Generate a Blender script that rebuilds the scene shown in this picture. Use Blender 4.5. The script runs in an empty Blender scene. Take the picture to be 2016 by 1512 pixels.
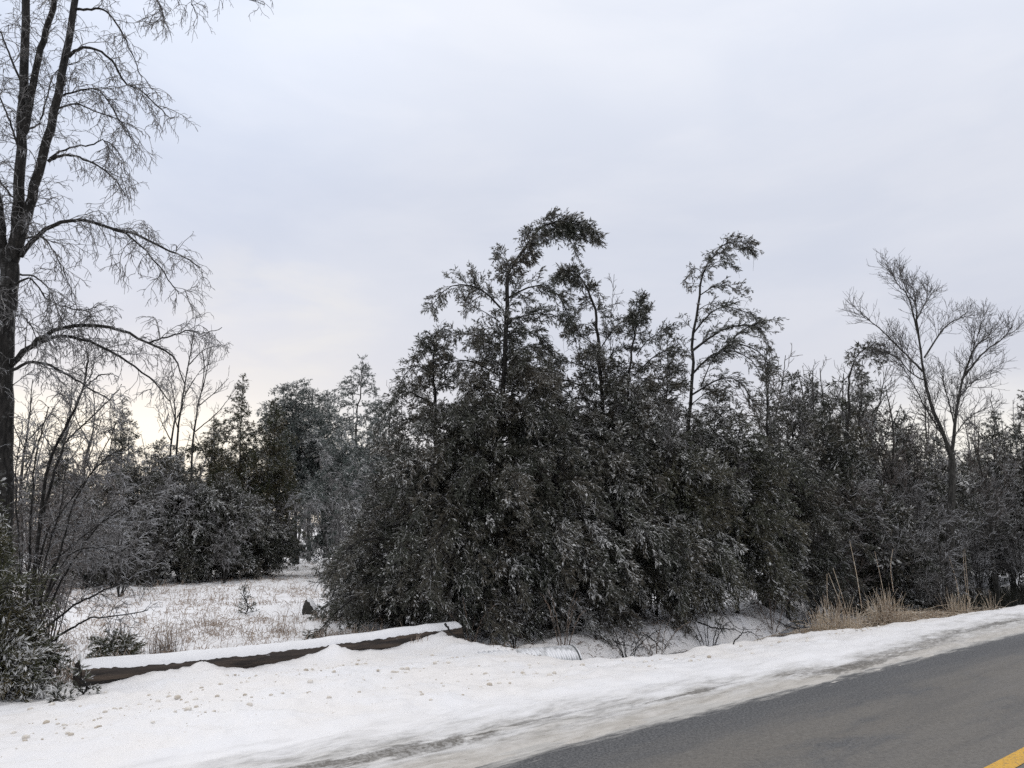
import bpy, math
import numpy as np
R = math.radians
SC = bpy.context.scene
COL = SC.collection

# ------------------------------------------------------------------ camera
CAM_H, PITCH, F_PX = 1.6, R(10.5), 1510.0
cam_d = bpy.data.cameras.new('camera')
cam_d.sensor_width = 36.0
cam_d.lens = 36.0 * F_PX / 2016.0
cam_d.clip_start = 0.05
cam_d.clip_end = 2000
cam = bpy.data.objects.new('camera', cam_d)
cam.location = (0, 0, CAM_H)
cam.rotation_euler = (R(90) + PITCH, 0, 0)
COL.objects.link(cam)
SC.camera = cam

# ------------------------------------------------------------------ render / exposure
SC.render.engine = 'CYCLES'
SC.cycles.use_denoising = False
SC.cycles.max_bounces = 5
SC.cycles.diffuse_bounces = 3
SC.cycles.glossy_bounces = 2
SC.cycles.transparent_max_bounces = 4
SC.view_settings.view_transform = 'Standard'
SC.view_settings.look = 'None'
SC.view_settings.exposure = 0.0
SC.view_settings.gamma = 1.0

# ------------------------------------------------------------------ sun (low, veiled by cloud, behind the trees on the left)
SUN_EL, SUN_AZ = R(9), R(-27)          # azimuth from +Y towards +X
sun_d = bpy.data.lights.new('sun', 'SUN')
sun_d.energy = 0.5
sun_d.angle = R(35)
sun_d.color = (1.0, 0.94, 0.86)
sun = bpy.data.objects.new('sun', sun_d)
sv = (math.sin(SUN_AZ) * math.cos(SUN_EL), math.cos(SUN_AZ) * math.cos(SUN_EL), math.sin(SUN_EL))
from mathutils import Vector
sun.rotation_euler = Vector(sv).to_track_quat('Z', 'Y').to_euler()
sun.location = (-40, 60, 40)
COL.objects.link(sun)


# ------------------------------------------------------------------ node helpers
class NT:
    def __init__(self, tree):
        self.t = tree
        tree.nodes.clear()

    def n(self, typ, **kw):
        nd = self.t.nodes.new(typ)
        ins = kw.pop('ins', None)
        for k, v in kw.items():
            setattr(nd, k, v)
        for k, v in (ins or {}).items():
            if isinstance(v, bpy.types.NodeSocket):
                self.t.links.new(v, nd.inputs[k])
            else:
                nd.inputs[k].default_value = v
        return nd

    def math(self, op, a, b=0.0, c=0.0, clamp=False):
        nd = self.n('ShaderNodeMath', operation=op, use_clamp=clamp, ins={0: a, 1: b})
        if op in ('MULTIPLY_ADD', 'SMOOTH_MIN', 'COMPARE'):
            if isinstance(c, bpy.types.NodeSocket):
                self.t.links.new(c, nd.inputs[2])
            else:
                nd.inputs[2].default_value = c
        return nd.outputs[0]

    def ss(self, x, a, b):           # smoothstep a..b
        nd = self.n('ShaderNodeMapRange', interpolation_type='SMOOTHSTEP',
                    ins={'Value': x, 'From Min': a, 'From Max': b})
        return nd.outputs['Result']

    def mix(self, f, a, b):
        nd = self.n('ShaderNodeMix', data_type='RGBA', clamp_factor=True)
        for sock, v in ((nd.inputs[0], f), (nd.inputs[6], a), (nd.inputs[7], b)):
            if isinstance(v, bpy.types.NodeSocket):
                self.t.links.new(v, sock)
            else:
                sock.default_value = v if not isinstance(v, tuple) or len(v) == 4 else (*v, 1)
        return nd.outputs[2]

    def noise(self, vec, scale, detail=4, rough=0.55, dist=0.0):
        nd = self.n('ShaderNodeTexNoise', ins={'Scale': scale, 'Detail': detail, 'Roughness': rough, 'Distortion': dist})
        if vec is not None:
            self.t.links.new(vec, nd.inputs['Vector'])
        return nd.outputs['Fac']

    def dot(self, vec, v):
        return self.n('ShaderNodeVectorMath', operation='DOT_PRODUCT', ins={0: vec, 1: v}).outputs['Value']

    def scalev(self, vec, v):
        return self.n('ShaderNodeVectorMath', operation='MULTIPLY', ins={0: vec, 1: v}).outputs[0]

    def link(self, a, b):
        self.t.links.new(a, b)


# ------------------------------------------------------------------ world : overcast sky over a Nishita sky
world = bpy.data.worlds.new('World')
SC.world = world
world.use_nodes = True
w = NT(world.node_tree)
tc = w.n('ShaderNodeTexCoord')
dirv = tc.outputs['Generated']
sky = w.n('ShaderNodeTexSky', sky_type='NISHITA', sun_disc=False)
sky.sun_elevation = SUN_EL
sky.sun_rotation = SUN_AZ
sky.air_density, sky.dust_density, sky.ozone_density = 1.0, 1.0, 1.0
z = w.dot(dirv, (0, 0, 1))
c_low = (0.66, 0.68, 0.765)
c_mid = (0.665, 0.705, 0.815)
c_top = (0.81, 0.855, 0.965)
c_zen = (1.44, 1.43, 1.45)
k1 = w.mix(w.ss(z, 0.12, 0.36), c_low, c_mid)
k2 = w.mix(w.ss(z, 0.34, 0.60), k1, c_top)
k3 = w.mix(w.ss(z, 0.58, 0.92), k2, c_zen)
# large soft cloud banks
cl = w.noise(w.scalev(dirv, (1.0, 1.0, 2.6)), 1.9, 5, 0.5, 0.4)
cl2 = w.noise(w.scalev(dirv, (1.0, 1.0, 3.2)), 5.5, 5, 0.55, 0.3)
m1 = w.math('MULTIPLY', w.ss(cl, 0.36, 0.66), 1.0)
k4 = w.mix(w.math('MULTIPLY', m1, 0.55), k3, w.n('ShaderNodeVectorMath', operation='MULTIPLY', ins={0: k3, 1: (1.21, 1.17, 1.10)}).outputs[0])
m2 = w.ss(cl2, 0.42, 0.68)
k5 = w.mix(w.math('MULTIPLY', m2, 0.28), k4, w.n('ShaderNodeVectorMath', operation='MULTIPLY', ins={0: k4, 1: (1.12, 1.09, 1.05)}).outputs[0])
# bluer thin cloud towards upper left
bl = w.ss(w.dot(dirv, (-0.50, 0.66, 0.56)), 0.86, 1.0)
k5 = w.mix(w.math('MULTIPLY', bl, 0.35), k5, w.n('ShaderNodeVectorMath', operation='MULTIPLY', ins={0: k5, 1: (0.88, 0.98, 1.12)}).outputs[0])
# paler break above the gap
br = w.ss(w.dot(dirv, (-0.285, 0.93, 0.23)), 0.987, 1.0)
k5 = w.mix(w.math('MULTIPLY', br, w.math('MULTIPLY', w.ss(cl2, 0.35, 0.7), 0.6)), k5, (0.84, 0.83, 0.82))
# bright warm strip close to the horizon, strongest left of centre and far right
gl = w.ss(w.dot(dirv, (-0.445, 0.895, 0.0)), 0.900, 1.0)
gr = w.ss(w.dot(dirv, (0.53, 0.845, 0.0)), 0.950, 1.0)
zz_ = w.math('ADD', z, w.math('MULTIPLY', w.math('SUBTRACT', cl2, 0.5), 0.10))
band = w.math('SUBTRACT', 1.0, w.ss(zz_, 0.06, 0.205))
gg = w.math('MULTIPLY', w.math('MAXIMUM', w.math('MULTIPLY', gl, 1.15), gr), w.math('MULTIPLY', band, 1.15), clamp=True)
gg = w.math('MAXIMUM', gg, w.math('MULTIPLY', w.math('SUBTRACT', 1.0, w.ss(z, 0.06, 0.2)), 0.22))
k6 = w.mix(gg, k5, (1.05, 1.01, 0.935))
cloud = w.n('ShaderNodeVectorMath', operation='MULTIPLY', ins={0: k6, 1: (10, 10, 10)}).outputs[0]
tot = w.mix(0.96, sky.outputs[0], cloud)
bg = w.n('ShaderNodeBackground', ins={'Color': tot, 'Strength': 0.1})
wo = w.n('ShaderNodeOutputWorld')
w.link(bg.outputs[0], wo.inputs[0])

# ------------------------------------------------------------------ geometry helpers
rng = np.random.default_rng(11)
CP, SP = math.cos(PITCH), math.sin(PITCH)
TH = R(50.3)
DS = np.array([math.sin(TH), math.cos(TH)])     # along the road
DU = np.array([-math.cos(TH), math.sin(TH)])    # across the road, away from the camera


def ray(px, py):
    a, b = (px - 1008) / F_PX, -(py - 756) / F_PX
    return np.array([a, CP - b * SP, SP + b * CP])


def P(px, py, Y):
    r = ray(px, py)
    return np.array([0, 0, CAM_H]) + r * (Y / r[1])


def G(px, py, zz=0.0):
    r = ray(px, py)
    return np.array([0, 0, CAM_H]) + r * ((zz - CAM_H) / r[2])


def px_of(p):
    x, y, zz = p[..., 0], p[..., 1], p[..., 2] - CAM_H
    dep = y * CP + zz * SP
    up = -y * SP + zz * CP
    return 1008 + F_PX * x / dep, 756 - F_PX * up / dep


def sm(x, a, b):
    t = np.clip((x - a) / (b - a), 0, 1)
    return t * t * (3 - 2 * t)


def _h(i, j, seed):
    n = (i * 374761393 + j * 668265263 + seed * 982451653) & 0xFFFFFFFF
    n = ((n ^ (n >> 13)) * 1274126177) & 0xFFFFFFFF
    return ((n ^ (n >> 16)) & 0xFFFF) / 65535.0


def vn(x, y, seed=0):
    i, j = np.floor(x).astype(np.int64), np.floor(y).astype(np.int64)
    fx, fy = x - i, y - j
    fx, fy = fx * fx * (3 - 2 * fx), fy * fy * (3 - 2 * fy)
    a, b, c, d = _h(i, j, seed), _h(i + 1, j, seed), _h(i, j + 1, seed), _h(i + 1, j + 1, seed)
    return (a + (b - a) * fx) * (1 - fy) + (c + (d - c) * fx) * fy


def fbm(x, y, seed=0, o=4):
    r, a, t = 0, 0.5, 0
    for k in range(o):
        r = r + a * vn(x * 2 ** k, y * 2 ** k, seed + k)
        t += a
        a *= 0.5
    return r / t


# the fallen pole's line, used by the terrain too
LOG0, LOG1 = np.array([-4.50, 8.36]), np.array([-0.82, 12.04])
LOGL = float(np.linalg.norm(LOG1 - LOG0))
LOGD = (LOG1 - LOG0) / LOGL
LOGN = np.array([LOGD[1], -LOGD[0]])           # towards the camera
LOG_R = 0.138
_a = np.linspace(-0.4, LOGL + 0.4, 60)
_p = np.stack([LOG0[0] + _a * LOGD[0], LOG0[1] + _a * LOGD[1], np.full(60, 0.12)], 1)
_ax = px_of(_p)[0]
BANK_X = [110, 140, 200, 250, 300, 350, 400, 425, 480, 560, 620, 650, 685, 740, 790, 820, 850, 890, 960]
BANK_H = [0, 0, .02, .05, .08, .10, .115, .05, .0, .0, .04, .13, .02, .0, .03, .07, .13, .18, .12]


def terrain(x, y):
    x, y = np.asarray(x, float), np.asarray(y, float)
    s, u = x * DS[0] + y * DS[1], x * DU[0] + y * DU[1]
    n1 = fbm(s * .55, u * .9, 3)
    n2 = fbm(x * 3.1, y * 3.1, 9)
    n3 = fbm(s * 2.0, u * 9.0, 17)
    n4 = fbm(x * 13, y * 13, 31, 3)
    ub = 6.8 - 0.07 * (np.clip(s, 7.4, 30) - 7.4) + (fbm(s * .8, u * 0, 5) - .5) * .35
    zdrop = 0.11
    ubp = 10.4 + (ub - 10.4) * sm(s + (n1 - .5) * .5, 6.2, 7.5)
    us = np.interp(s, [-20, 2, 4, 7.6, 10, 14, 40], [5.6, 5.45, 5.2, 4.85, 4.9, 5.15, 5.25])
    # shoulder
    slush = sm(u + (n3 - .5) * .35, 4.25, 4.62)
    zs = -0.035 + slush * (0.052 + (n3 - .5) * .045) + sm(u, us - .1, us + .5) * (0.055 + (n1 - .5) * .06)
    zs = zs + sm(u, us, us + .8) * ((n2 - .5) * .085 + (n4 - .5) * .036)
    zs = zs - zdrop * sm(u, us + .3, ub + .1) * sm(s, 5.5, 8.0)
    zs = zs - (.10 + .02 * sm(s, 1, 6)) * sm(u, 7.0, 9.0) * (1 - sm(s, 6.5, 7.5))
    # mound where the pull-off meets the ditch
    mx, my = P(940, 1270, 11.5)[0], 11.5
    zs = zs + 0.09 * np.exp(-(((x - mx) / .9) ** 2 + ((y - my) / .8) ** 2))
    # rough field
    far = sm(np.hypot(x, y), 40, 160)
    zf = -0.27 + .20 * sm(s, 6.5, 9) * (1 - sm(u, 10, 13)) + (fbm(x * .35, y * .35, 41) - .5) * .30 + (n2 - .5) * .16 + (n4 - .5) * .05 + far * 1.2
    t = sm(u - ubp, -.1, 1.1)
    zz = zs + (zf - zs) * t
    # ditch
    wd = 1.15 + 0.06 * np.clip(s - 9, 0, 7) + sm(s, 12.5, 15.5) * 1.2 + sm(s, 16.5, 20) * 2.2
    v = u - ub + (n1 - .5) * .5
    prof = sm(v, 0.0, .55) * (1 - sm(v, wd - .1, wd + 1.0))
    dd = sm(s, 6.7, 7.9)
    zz = zz + (-0.50 + (n2 - .5) * .05 - zz) * prof * dd
    # snow drifted against the pole
    a = (x - LOG0[0]) * LOGD[0] + (y - LOG0[1]) * LOGD[1]
    b = (x - LOG0[0]) * LOGN[0] + (y - LOG0[1]) * LOGN[1]
    hb = np.interp(np.interp(a, _a, _ax), BANK_X, BANK_H)
    on = sm(a, -.3, 0.1) * (1 - sm(a, LOGL, LOGL + .5))
    zz = zz + on * hb * (1.0 + .3 * (n4 - .5)) * np.where(b > .16, np.exp(-((b - .16) / .42) ** 2) * .7, np.exp(-((b - .16) / .3) ** 2))
    # other side of the road
    zz = zz + sm(-u, 2.0, 2.8) * 0.09
    return zz


def tz(x, y):
    return float(terrain(np.array([x]), np.array([y]))[0])


class MB:
    def __init__(self):
        self.v, self.f, self.n = [], [], 0

    def add(self, v, f):
        self.v.append(np.asarray(v, np.float32).reshape(-1, 3))
        self.f.append(np.asarray(f, np.int64).reshape(-1, 4) + self.n)
        self.n += len(self.v[-1])

    def build(self, name, mat, parent=None, smooth=False, origin=None):
        me = bpy.data.meshes.new(name)
        v, f = np.concatenate(self.v), np.concatenate(self.f)
        if origin is not None:
            v = v - np.asarray(origin, np.float32)
        me.vertices.add(len(v))
        me.vertices.foreach_set('co', v.ravel())
        me.loops.add(len(f) * 4)
        me.loops.foreach_set('vertex_index', f.ravel().astype(np.int32))
        me.polygons.add(len(f))
        me.polygons.foreach_set('loop_start', np.arange(0, len(f) * 4, 4, dtype=np.int32))
        if smooth:
            me.polygons.foreach_set('use_smooth', np.ones(len(f), bool))
        else:
            me.polygons.foreach_set('use_smooth', np.zeros(len(f), bool))
        me.update(calc_edges=True)
        me.materials.append(mat)
        o = bpy.data.objects.new(name, me)
        COL.objects.link(o)
        if parent is not None:
            o.parent = parent
        return o


def nrm(v):
    return v / np.maximum(np.linalg.norm(v, axis=-1, keepdims=True), 1e-9)


def perp(t):
    ref = np.where(np.abs(t[..., 2:3]) < .85, np.array([0, 0, 1.0]), np.array([1.0, 0, 0]))
    a = nrm(np.cross(t, ref))
    return a, np.cross(t, a)


def tubes(mb, pts, rad, sides=3):
    """pts (N,K,3), rad (N,K): tapered tubes."""
    N, K, _ = pts.shape
    if N == 0:
        return
    tan = np.empty_like(pts)
    tan[:, 1:-1] = pts[:, 2:] - pts[:, :-2]
    tan[:, 0] = pts[:, 1] - pts[:, 0]
    tan[:, -1] = pts[:, -1] - pts[:, -2]
    tan = nrm(tan)
    a, b = perp(tan)
    ang = np.arange(sides) * 2 * np.pi / sides
    v = pts[:, :, None] + rad[:, :, None, None] * (a[:, :, None] * np.cos(ang)[None, None, :, None] + b[:, :, None] * np.sin(ang)[None, None, :, None])
    base = (np.arange(N) * K * sides)[:, None, None] + (np.arange(K - 1) * sides)[None, :, None]
    j = np.arange(sides)[None, None, :]
    j2 = (j + 1) % sides
    f = np.stack(np.broadcast_arrays(base + j, base + j2, base + sides + j2, base + sides + j), -1)
    mb.add(v, f)


def diamonds(mb, p, d, L, W, up=None, lift=0.0):
    """leaf-like rhombi from p along d."""
    N = len(p)
    if N == 0:
        return
    if up is None:
        r = nrm(rng.normal(size=(N, 3)))
    else:
        r = nrm(up)
    side = nrm(np.cross(d, r))
    L, W = np.broadcast_to(L, N)[:, None], np.broadcast_to(W, N)[:, None]
    q = p + np.array([0, 0, lift])
    v = np.stack([q, q + d * L * .45 + side * W * .5, q + d * L, q + d * L * .45 - side * W * .5], 1)
    mb.add(v, np.arange(N * 4).reshape(N, 4))


def grow(start, d, L, K, droop=0.0, wig=0.1, lift=0.0):
    """curves (N,K,3) from start in direction d; droop pulls the tip down, lift turns it up."""
    N = len(start)
    pts = np.empty((N, K, 3))
    pts[:, 0] = start
    d = nrm(d)
    st = (np.broadcast_to(L, N) / (K - 1))[:, None]
    droop = np.broadcast_to(droop, N)[:, None]
    for k in range(1, K):
        t = k / (K - 1)
        g = np.zeros((N, 3))
        g[:, 2:3] = -droop * t * 1.6 / (K - 1) * 3 + lift / (K - 1)
        d = nrm(d + g + rng.normal(size=(N, 3)) * wig)
        pts[:, k] = pts[:, k - 1] + d * st
    return pts


def sample(par, idx, t):
    K = par.shape[1]
    x = np.clip(t, 0, .9999) * (K - 1)
    i = x.astype(int)
    fr = (x - i)[:, None]
    a, b = par[idx, i], par[idx, i + 1]
    return a + (b - a) * fr, nrm(b - a)


def spawn(par, plen, spacing, tmin=.15, tmax=1.0):
    """child positions along each parent. returns idx, t, pos, tan"""
    n = np.maximum((plen * (tmax - tmin) / spacing + rng.random(len(plen))).astype(int), 0)
    idx = np.repeat(np.arange(len(plen)), n)
    t = tmin + (tmax - tmin) * rng.random(len(idx))
    p, tan = sample(par, idx, t)
    return idx, t, p, tan


def side_dir(tan, ang, flat=0.0):
    """directions at angle ang from the tangent, random around it; flat>0 favours the horizontal plane."""
    a, b = perp(tan)
    ph = rng.random(len(tan)) * 2 * np.pi
    o = a * np.cos(ph)[:, None] + b * np.sin(ph)[:, None] * (1 - flat)
    o = nrm(o)
    ang = np.broadcast_to(ang, len(tan))[:, None]
    return nrm(tan * np.cos(ang) + o * np.sin(ang))


def spline(pts, K):
    pts = np.asarray(pts, float)
    n = len(pts)
    q = np.vstack([2 * pts[0] - pts[1], pts, 2 * pts[-1] - pts[-2]])
    x = np.linspace(0, n - 1 - 1e-6, K)
    i = x.astype(int)
    t = (x - i)[:, None]
    p0, p1, p2, p3 = q[i], q[i + 1], q[i + 2], q[i + 3]
    return .5 * (2 * p1 + (p2 - p0) * t + (2 * p0 - 5 * p1 + 4 * p2 - p3) * t ** 2 + (3 * p1 - p0 - 3 * p2 + p3) * t ** 3)


def plens(p):
    return np.linalg.norm(np.diff(p, axis=1), axis=2).sum(1)


def tag(o, label=None, cat=None, group=None, kind=None):
    if label: o['label'] = label
    if cat: o['category'] = cat
    if group: o['group'] = group
    if kind: o['kind'] = kind
    return o


def empty(name, loc, label, cat, group=None):
    o = bpy.data.objects.new(name, None)
    o.empty_display_size = .2
    o.location = loc
    COL.objects.link(o)
    return tag(o, label, cat, group)


def dup(root, loc, rz, sc, label, group=None):
    r = root.copy()
    COL.objects.link(r)
    r.location, r.rotation_euler, r.scale = loc, (0, 0, rz), (sc[0], sc[0], sc[1]) if isinstance(sc, tuple) else (sc,) * 3
    r['label'] = label
    if group: r['group'] = group
    for ch in list(root.children):
        c = ch.copy()
        COL.objects.link(c)
        c.parent = r
    return r


# ------------------------------------------------------------------ materials
def mat(name):
    m = bpy.data.materials.new(name)
    m.use_nodes = True
    t = NT(m.node_tree)
    o = t.n('ShaderNodeOutputMaterial')
    b = t.n('ShaderNodeBsdfPrincipled')
    t.link(b.outputs[0], o.inputs[0])
    return m, t, b


def bump(t, b, h, strength, dist):
    n = t.n('ShaderNodeBump', ins={'Height': h, 'Strength': strength, 'Distance': dist})
    t.link(n.outputs[0], b.inputs['Normal'])


def foliage_mat(name, c1, c2, c3, rough=.45, spec=.5):
    m, t, b = mat(name)
    tcn = t.n('ShaderNodeTexCoord').outputs['Object']
    a = t.noise(tcn, 1.3, 3)
    f = t.noise(tcn, 14, 3)
    c = t.mix(t.ss(a, .38, .66), c1, c2)
    c = t.mix(t.math('MULTIPLY', t.ss(f, .45, .75), .7), c, c3)
    t.link(c, b.inputs['Base Color'])
    b.inputs['Roughness'].default_value = rough
    b.inputs['Specular IOR Level'].default_value = spec
    return m


M_JUN = foliage_mat('juniper_foliage', (.046, .052, .036), (.078, .066, .047), (.125, .124, .105))
M_JUN2 = foliage_mat('olive_juniper_foliage', (.050, .056, .033), (.085, .074, .043), (.12, .12, .095))
M_CED = foliage_mat('cedar_foliage', (.046, .054, .020), (.080, .060, .024), (.080, .082, .050))
M_PINE = foliage_mat('pine_foliage', (.080, .105, .092), (.105, .120, .108), (.17, .19, .185))


def wood_mat(name, c1, c2, ice, icel, rough=.6):
    m, t, b = mat(name)
    tcn = t.n('ShaderNodeTexCoord').outputs['Object']
    a = t.noise(t.scalev(tcn, (1, 1, .22)), 26, 5, .7)
    c = t.mix(t.ss(a, .40, .60), c1, c2)
    c = t.mix(t.math('MULTIPLY', t.ss(t.noise(tcn, 17, 3, .6), .58, .68), (.40 if name == 'dark_bark' else .10) if 'bark' in name else 0.0), c, (.20, .205, .20))
    nz = t.dot(t.n('ShaderNodeNewGeometry').outputs['Normal'], (0, 0, 1))
    k = t.math('MULTIPLY', t.ss(nz, .15, .8), t.ss(t.noise(tcn, 3.0, 3), .35, .62))
    c = t.mix(t.math('MULTIPLY', k, icel), c, ice)
    t.link(c, b.inputs['Base Color'])
    b.inputs['Roughness'].default_value = rough
    b.inputs['Specular IOR Level'].default_value = .2 if 'bark' in name else .5
    bump(t, b, a, 1.0, .04)
    return m


M_BARK = wood_mat('dark_bark', (.012, .011, .010), (.036, .033, .030), (.30, .31, .33), .08)
M_TWIG = wood_mat('icy_twig', (.040, .036, .033), (.090, .083, .078), (.62, .63, .66), .65, .25)
M_TWIGL = wood_mat('pale_icy_twig', (.10, .095, .092), (.18, .172, .168), (.68, .69, .72), .75, .25)
M_TWIGR = wood_mat('brown_icy_twig', (.055, .042, .034), (.10, .078, .064), (.45, .45, .47), .5, .3)
M_ELM = wood_mat('grey_bark', (.022, .021, .019), (.070, .067, .060), (.45, .46, .48), .2)

m, t, b = mat('clinging_snow')
tcn = t.n('ShaderNodeTexCoord').outputs['Object']
t.link(t.mix(t.noise(tcn, 6, 2), (.40, .40, .385), (.78, .78, .775)), b.inputs['Base Color'])
b.inputs['Roughness'].default_value = .5
M_CSNOW = m


PATCHES = [(9.0, 4.63, 1.25, .14), (3.2, 5.02, .85, .17), (2.2, 5.10, .7, .12), (14.2, 5.0, 2.0, .12), (4.5, 5.08, .6, .05), (6.3, 4.9, .8, .05)]
# ---- snow-covered ground
m, t, b = mat('snow_ground')
geo = t.n('ShaderNodeNewGeometry')
pos = geo.outputs['Position']
su = t.dot(pos, (DS[0], DS[1], 0))
uu = t.dot(pos, (DU[0], DU[1], 0))
sw = t.n('ShaderNodeCombineXYZ', ins={0: su, 1: uu, 2: 0.0}).outputs[0]
streak = t.noise(t.scalev(sw, (.8, 3.4, 1)), 1.6, 8, .68)
streak2 = t.noise(t.scalev(sw, (1.8, 6.5, 1)), 2.2, 8, .70)
fine = t.noise(pos, 26, 5, .65)
mid = t.noise(pos, 3.2, 4, .6)
snow = t.mix(mid, (.80, .80, .815), (.865, .86, .86))
# beige, sandy tint thrown over the pull-off
sand = t.math('MULTIPLY', t.ss(t.noise(pos, .8, 4, .6), .36, .62), t.math('MULTIPLY', t.ss(uu, 5.0, 6.2), t.math('SUBTRACT', 1.0, t.ss(uu, 8.9, 10.2))))
snow = t.mix(t.math('MULTIPLY', sand, .36), snow, (.80, .745, .675))
spk = t.math('MULTIPLY', t.ss(fine, .60, .74), t.math('MULTIPLY', t.ss(uu, 5.2, 6.4), t.math('SUBTRACT', 1.0, t.ss(uu, 8.6, 9.8))))
snow = t.mix(t.math('MULTIPLY', spk, .5), snow, (.56, .49, .40))
# slush near the asphalt: boundary drifts outwards to the left
us_n = t.n('ShaderNodeMapRange', ins={'Value': su, 'From Min': 2.0, 'From Max': 9.0, 'To Min': 5.45, 'To Max': 4.78})
rel = t.math('SUBTRACT', uu, t.math('ADD', us_n.outputs[0], t.math('MULTIPLY', t.ss(su, 8.5, 14), .42)))
rel = t.math('ADD', rel, t.math('MULTIPLY', t.math('SUBTRACT', streak, .5), 1.1))
slc = t.mix(t.ss(streak2, .30, .70), (.25, .243, .228), (.66, .645, .62))
slc = t.mix(t.math('MULTIPLY', t.ss(streak, .40, .66), .6), slc, (.74, .735, .73))
slc = t.mix(t.math('MULTIPLY', t.math('SUBTRACT', 1.0, t.ss(t.math('ADD', uu, t.math('MULTIPLY', t.math('SUBTRACT', streak, .5), .6)), 4.5, 4.95)), .6), slc, (.50, .465, .41))
dirt = t.mix(fine, (.06, .055, .048), (.20, .18, .155))
band_d = t.math('MULTIPLY', t.ss(rel, -.42, -.18), t.math('SUBTRACT', 1.0, t.ss(rel, -.1, .06)))
dk = t.math('MULTIPLY', band_d, t.math('MULTIPLY', t.ss(t.noise(t.scalev(sw, (.35, .9, 1)), 1.3, 3), .50, .60), t.ss(t.noise(t.scalev(sw, (1, 3, 1)), 9, 5, .7), .33, .62)))
slc = t.mix(t.math('MULTIPLY', dk, .9), slc, dirt)
for (ps_, pu_, rs_, ru_) in PATCHES:
    dx_ = t.math('DIVIDE', t.math('SUBTRACT', su, ps_), rs_)
    dy_ = t.math('DIVIDE', t.math('SUBTRACT', uu, pu_), ru_)
    rr_p = t.math('SQRT', t.math('ADD', t.math('MULTIPLY', dx_, dx_), t.math('MULTIPLY', dy_, dy_)))
    pm = t.math('SUBTRACT', 1.0, t.ss(t.math('ADD', rr_p, t.math('MULTIPLY', t.math('SUBTRACT', streak2, .5), 2.4)), .55, 1.0))
    slc = t.mix(t.math('MULTIPLY', pm, t.math('ADD', t.math('MULTIPLY', t.ss(fine, .4, .6), .45), .5)), slc, (.125, .115, .10))
spd = t.math('MULTIPLY', t.ss(t.noise(t.scalev(sw, (1, 2.5, 1)), 14, 4, .7), .60, .70), t.math('SUBTRACT', 1.0, t.ss(rel, -.2, .1)))
slc = t.mix(t.math('MULTIPLY', spd, .6), slc, dirt)
c = t.mix(t.ss(rel, -.26, .42), slc, snow)
# open, weedy patches in the rough field
fld = t.ss(uu, 10.3, 11.6)
pat = t.ss(t.noise(pos, .55, 5, .65), .50, .66)
c = t.mix(t.math('MULTIPLY', t.math('MULTIPLY', fld, pat), t.math('MULTIPLY', t.ss(fine, .42, .6), .55)), c, (.30, .25, .20))
t.link(c, b.inputs['Base Color'])
b.inputs['Roughness'].default_value = .55
b.inputs['Specular IOR Level'].default_value = .3
bump(t, b, t.math('ADD', t.math('ADD', t.math('MULTIPLY', fine, .5), t.math('MULTIPLY', streak2, 1.2)), t.noise(pos, 70, 3, .6)), .22, .02)
M_SNOW = m

# ---- asphalt
m, t, b = mat('asphalt')
pos = t.n('ShaderNodeNewGeometry').outputs['Position']
su = t.dot(pos, (DS[0], DS[1], 0))
uu = t.dot(pos, (DU[0], DU[1], 0))
sw = t.n('ShaderNodeCombineXYZ', ins={0: su, 1: uu, 2: 0.0}).outputs[0]
gr_ = t.noise(pos, 48, 4, .75)
gr2 = t.noise(pos, 30, 4, .75)
lane = t.noise(t.scalev(sw, (.25, 2.2, 1)), 1.2, 5, .6)
patch = t.noise(t.scalev(sw, (.5, 1.6, 1)), 1.1, 6, .66)
dark = t.mix(t.ss(gr_, .34, .68), (.026, .028, .031), (.150, .151, .154))
dusty = t.mix(t.ss(gr2, .3, .7), (.112, .101, .086), (.185, .170, .148))
wl = t.math('MULTIPLY', t.math('SUBTRACT', 1.0, t.ss(t.math('ADD', uu, t.math('MULTIPLY', t.math('SUBTRACT', lane, .5), .9)), 3.5, 4.15)), t.ss(patch, .30, .52))
c = t.mix(t.math('MULTIPLY', wl, .85), dark, dusty)
wet = t.math('MULTIPLY', t.ss(t.noise(t.scalev(sw, (.18, 2.6, 1)), 1.7, 5, .62), .46, .66), .28)
agg = t.noise(pos, 16, 7, .85)
c = t.mix(t.math('MULTIPLY', t.ss(agg, .52, .66), .5), c, (.040, .041, .043))
c = t.mix(t.math('MULTIPLY', t.math('SUBTRACT', 1.0, t.ss(agg, .34, .46)), .4), c, (.24, .235, .225))
c = t.mix(wet, c, (.062, .062, .064))
c = t.mix(t.math('MULTIPLY', t.ss(t.noise(pos, 110, 2, .6), .60, .72), .45), c, (.27, .265, .255))
c = t.mix(t.math('MULTIPLY', t.ss(gr2, .58, .72), .6), c, (.055, .054, .052))
edge = t.math('ADD', uu, t.math('MULTIPLY', t.math('SUBTRACT', t.noise(t.scalev(sw, (.8, 5, 1)), 2.6, 6, .68), .5), .55))
sl = t.ss(edge, 4.32, 4.5)
slc = t.mix(t.noise(t.scalev(sw, (1.2, 9.0, 1)), 2.2, 5, .6), (.29, .28, .26), (.68, .66, .62))
c = t.mix(sl, c, slc)
t.link(c, b.inputs['Base Color'])
rg = t.n('ShaderNodeMapRange', ins={'Value': lane, 'From Min': .3, 'From Max': .7, 'To Min': .55, 'To Max': .8})
t.link(rg.outputs[0], b.inputs['Roughness'])
bump(t, b, gr_, .5, .008)
M_ASPH = m

m, t, b = mat('yellow_road_paint')
pos = t.n('ShaderNodeNewGeometry').outputs['Position']
c = t.mix(t.ss(t.noise(pos, 45, 4, .7), .48, .66), (.66, .37, .035), (.30, .20, .07))
t.link(c, b.inputs['Base Color'])
b.inputs['Roughness'].default_value = .6
M_YEL = m

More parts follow.
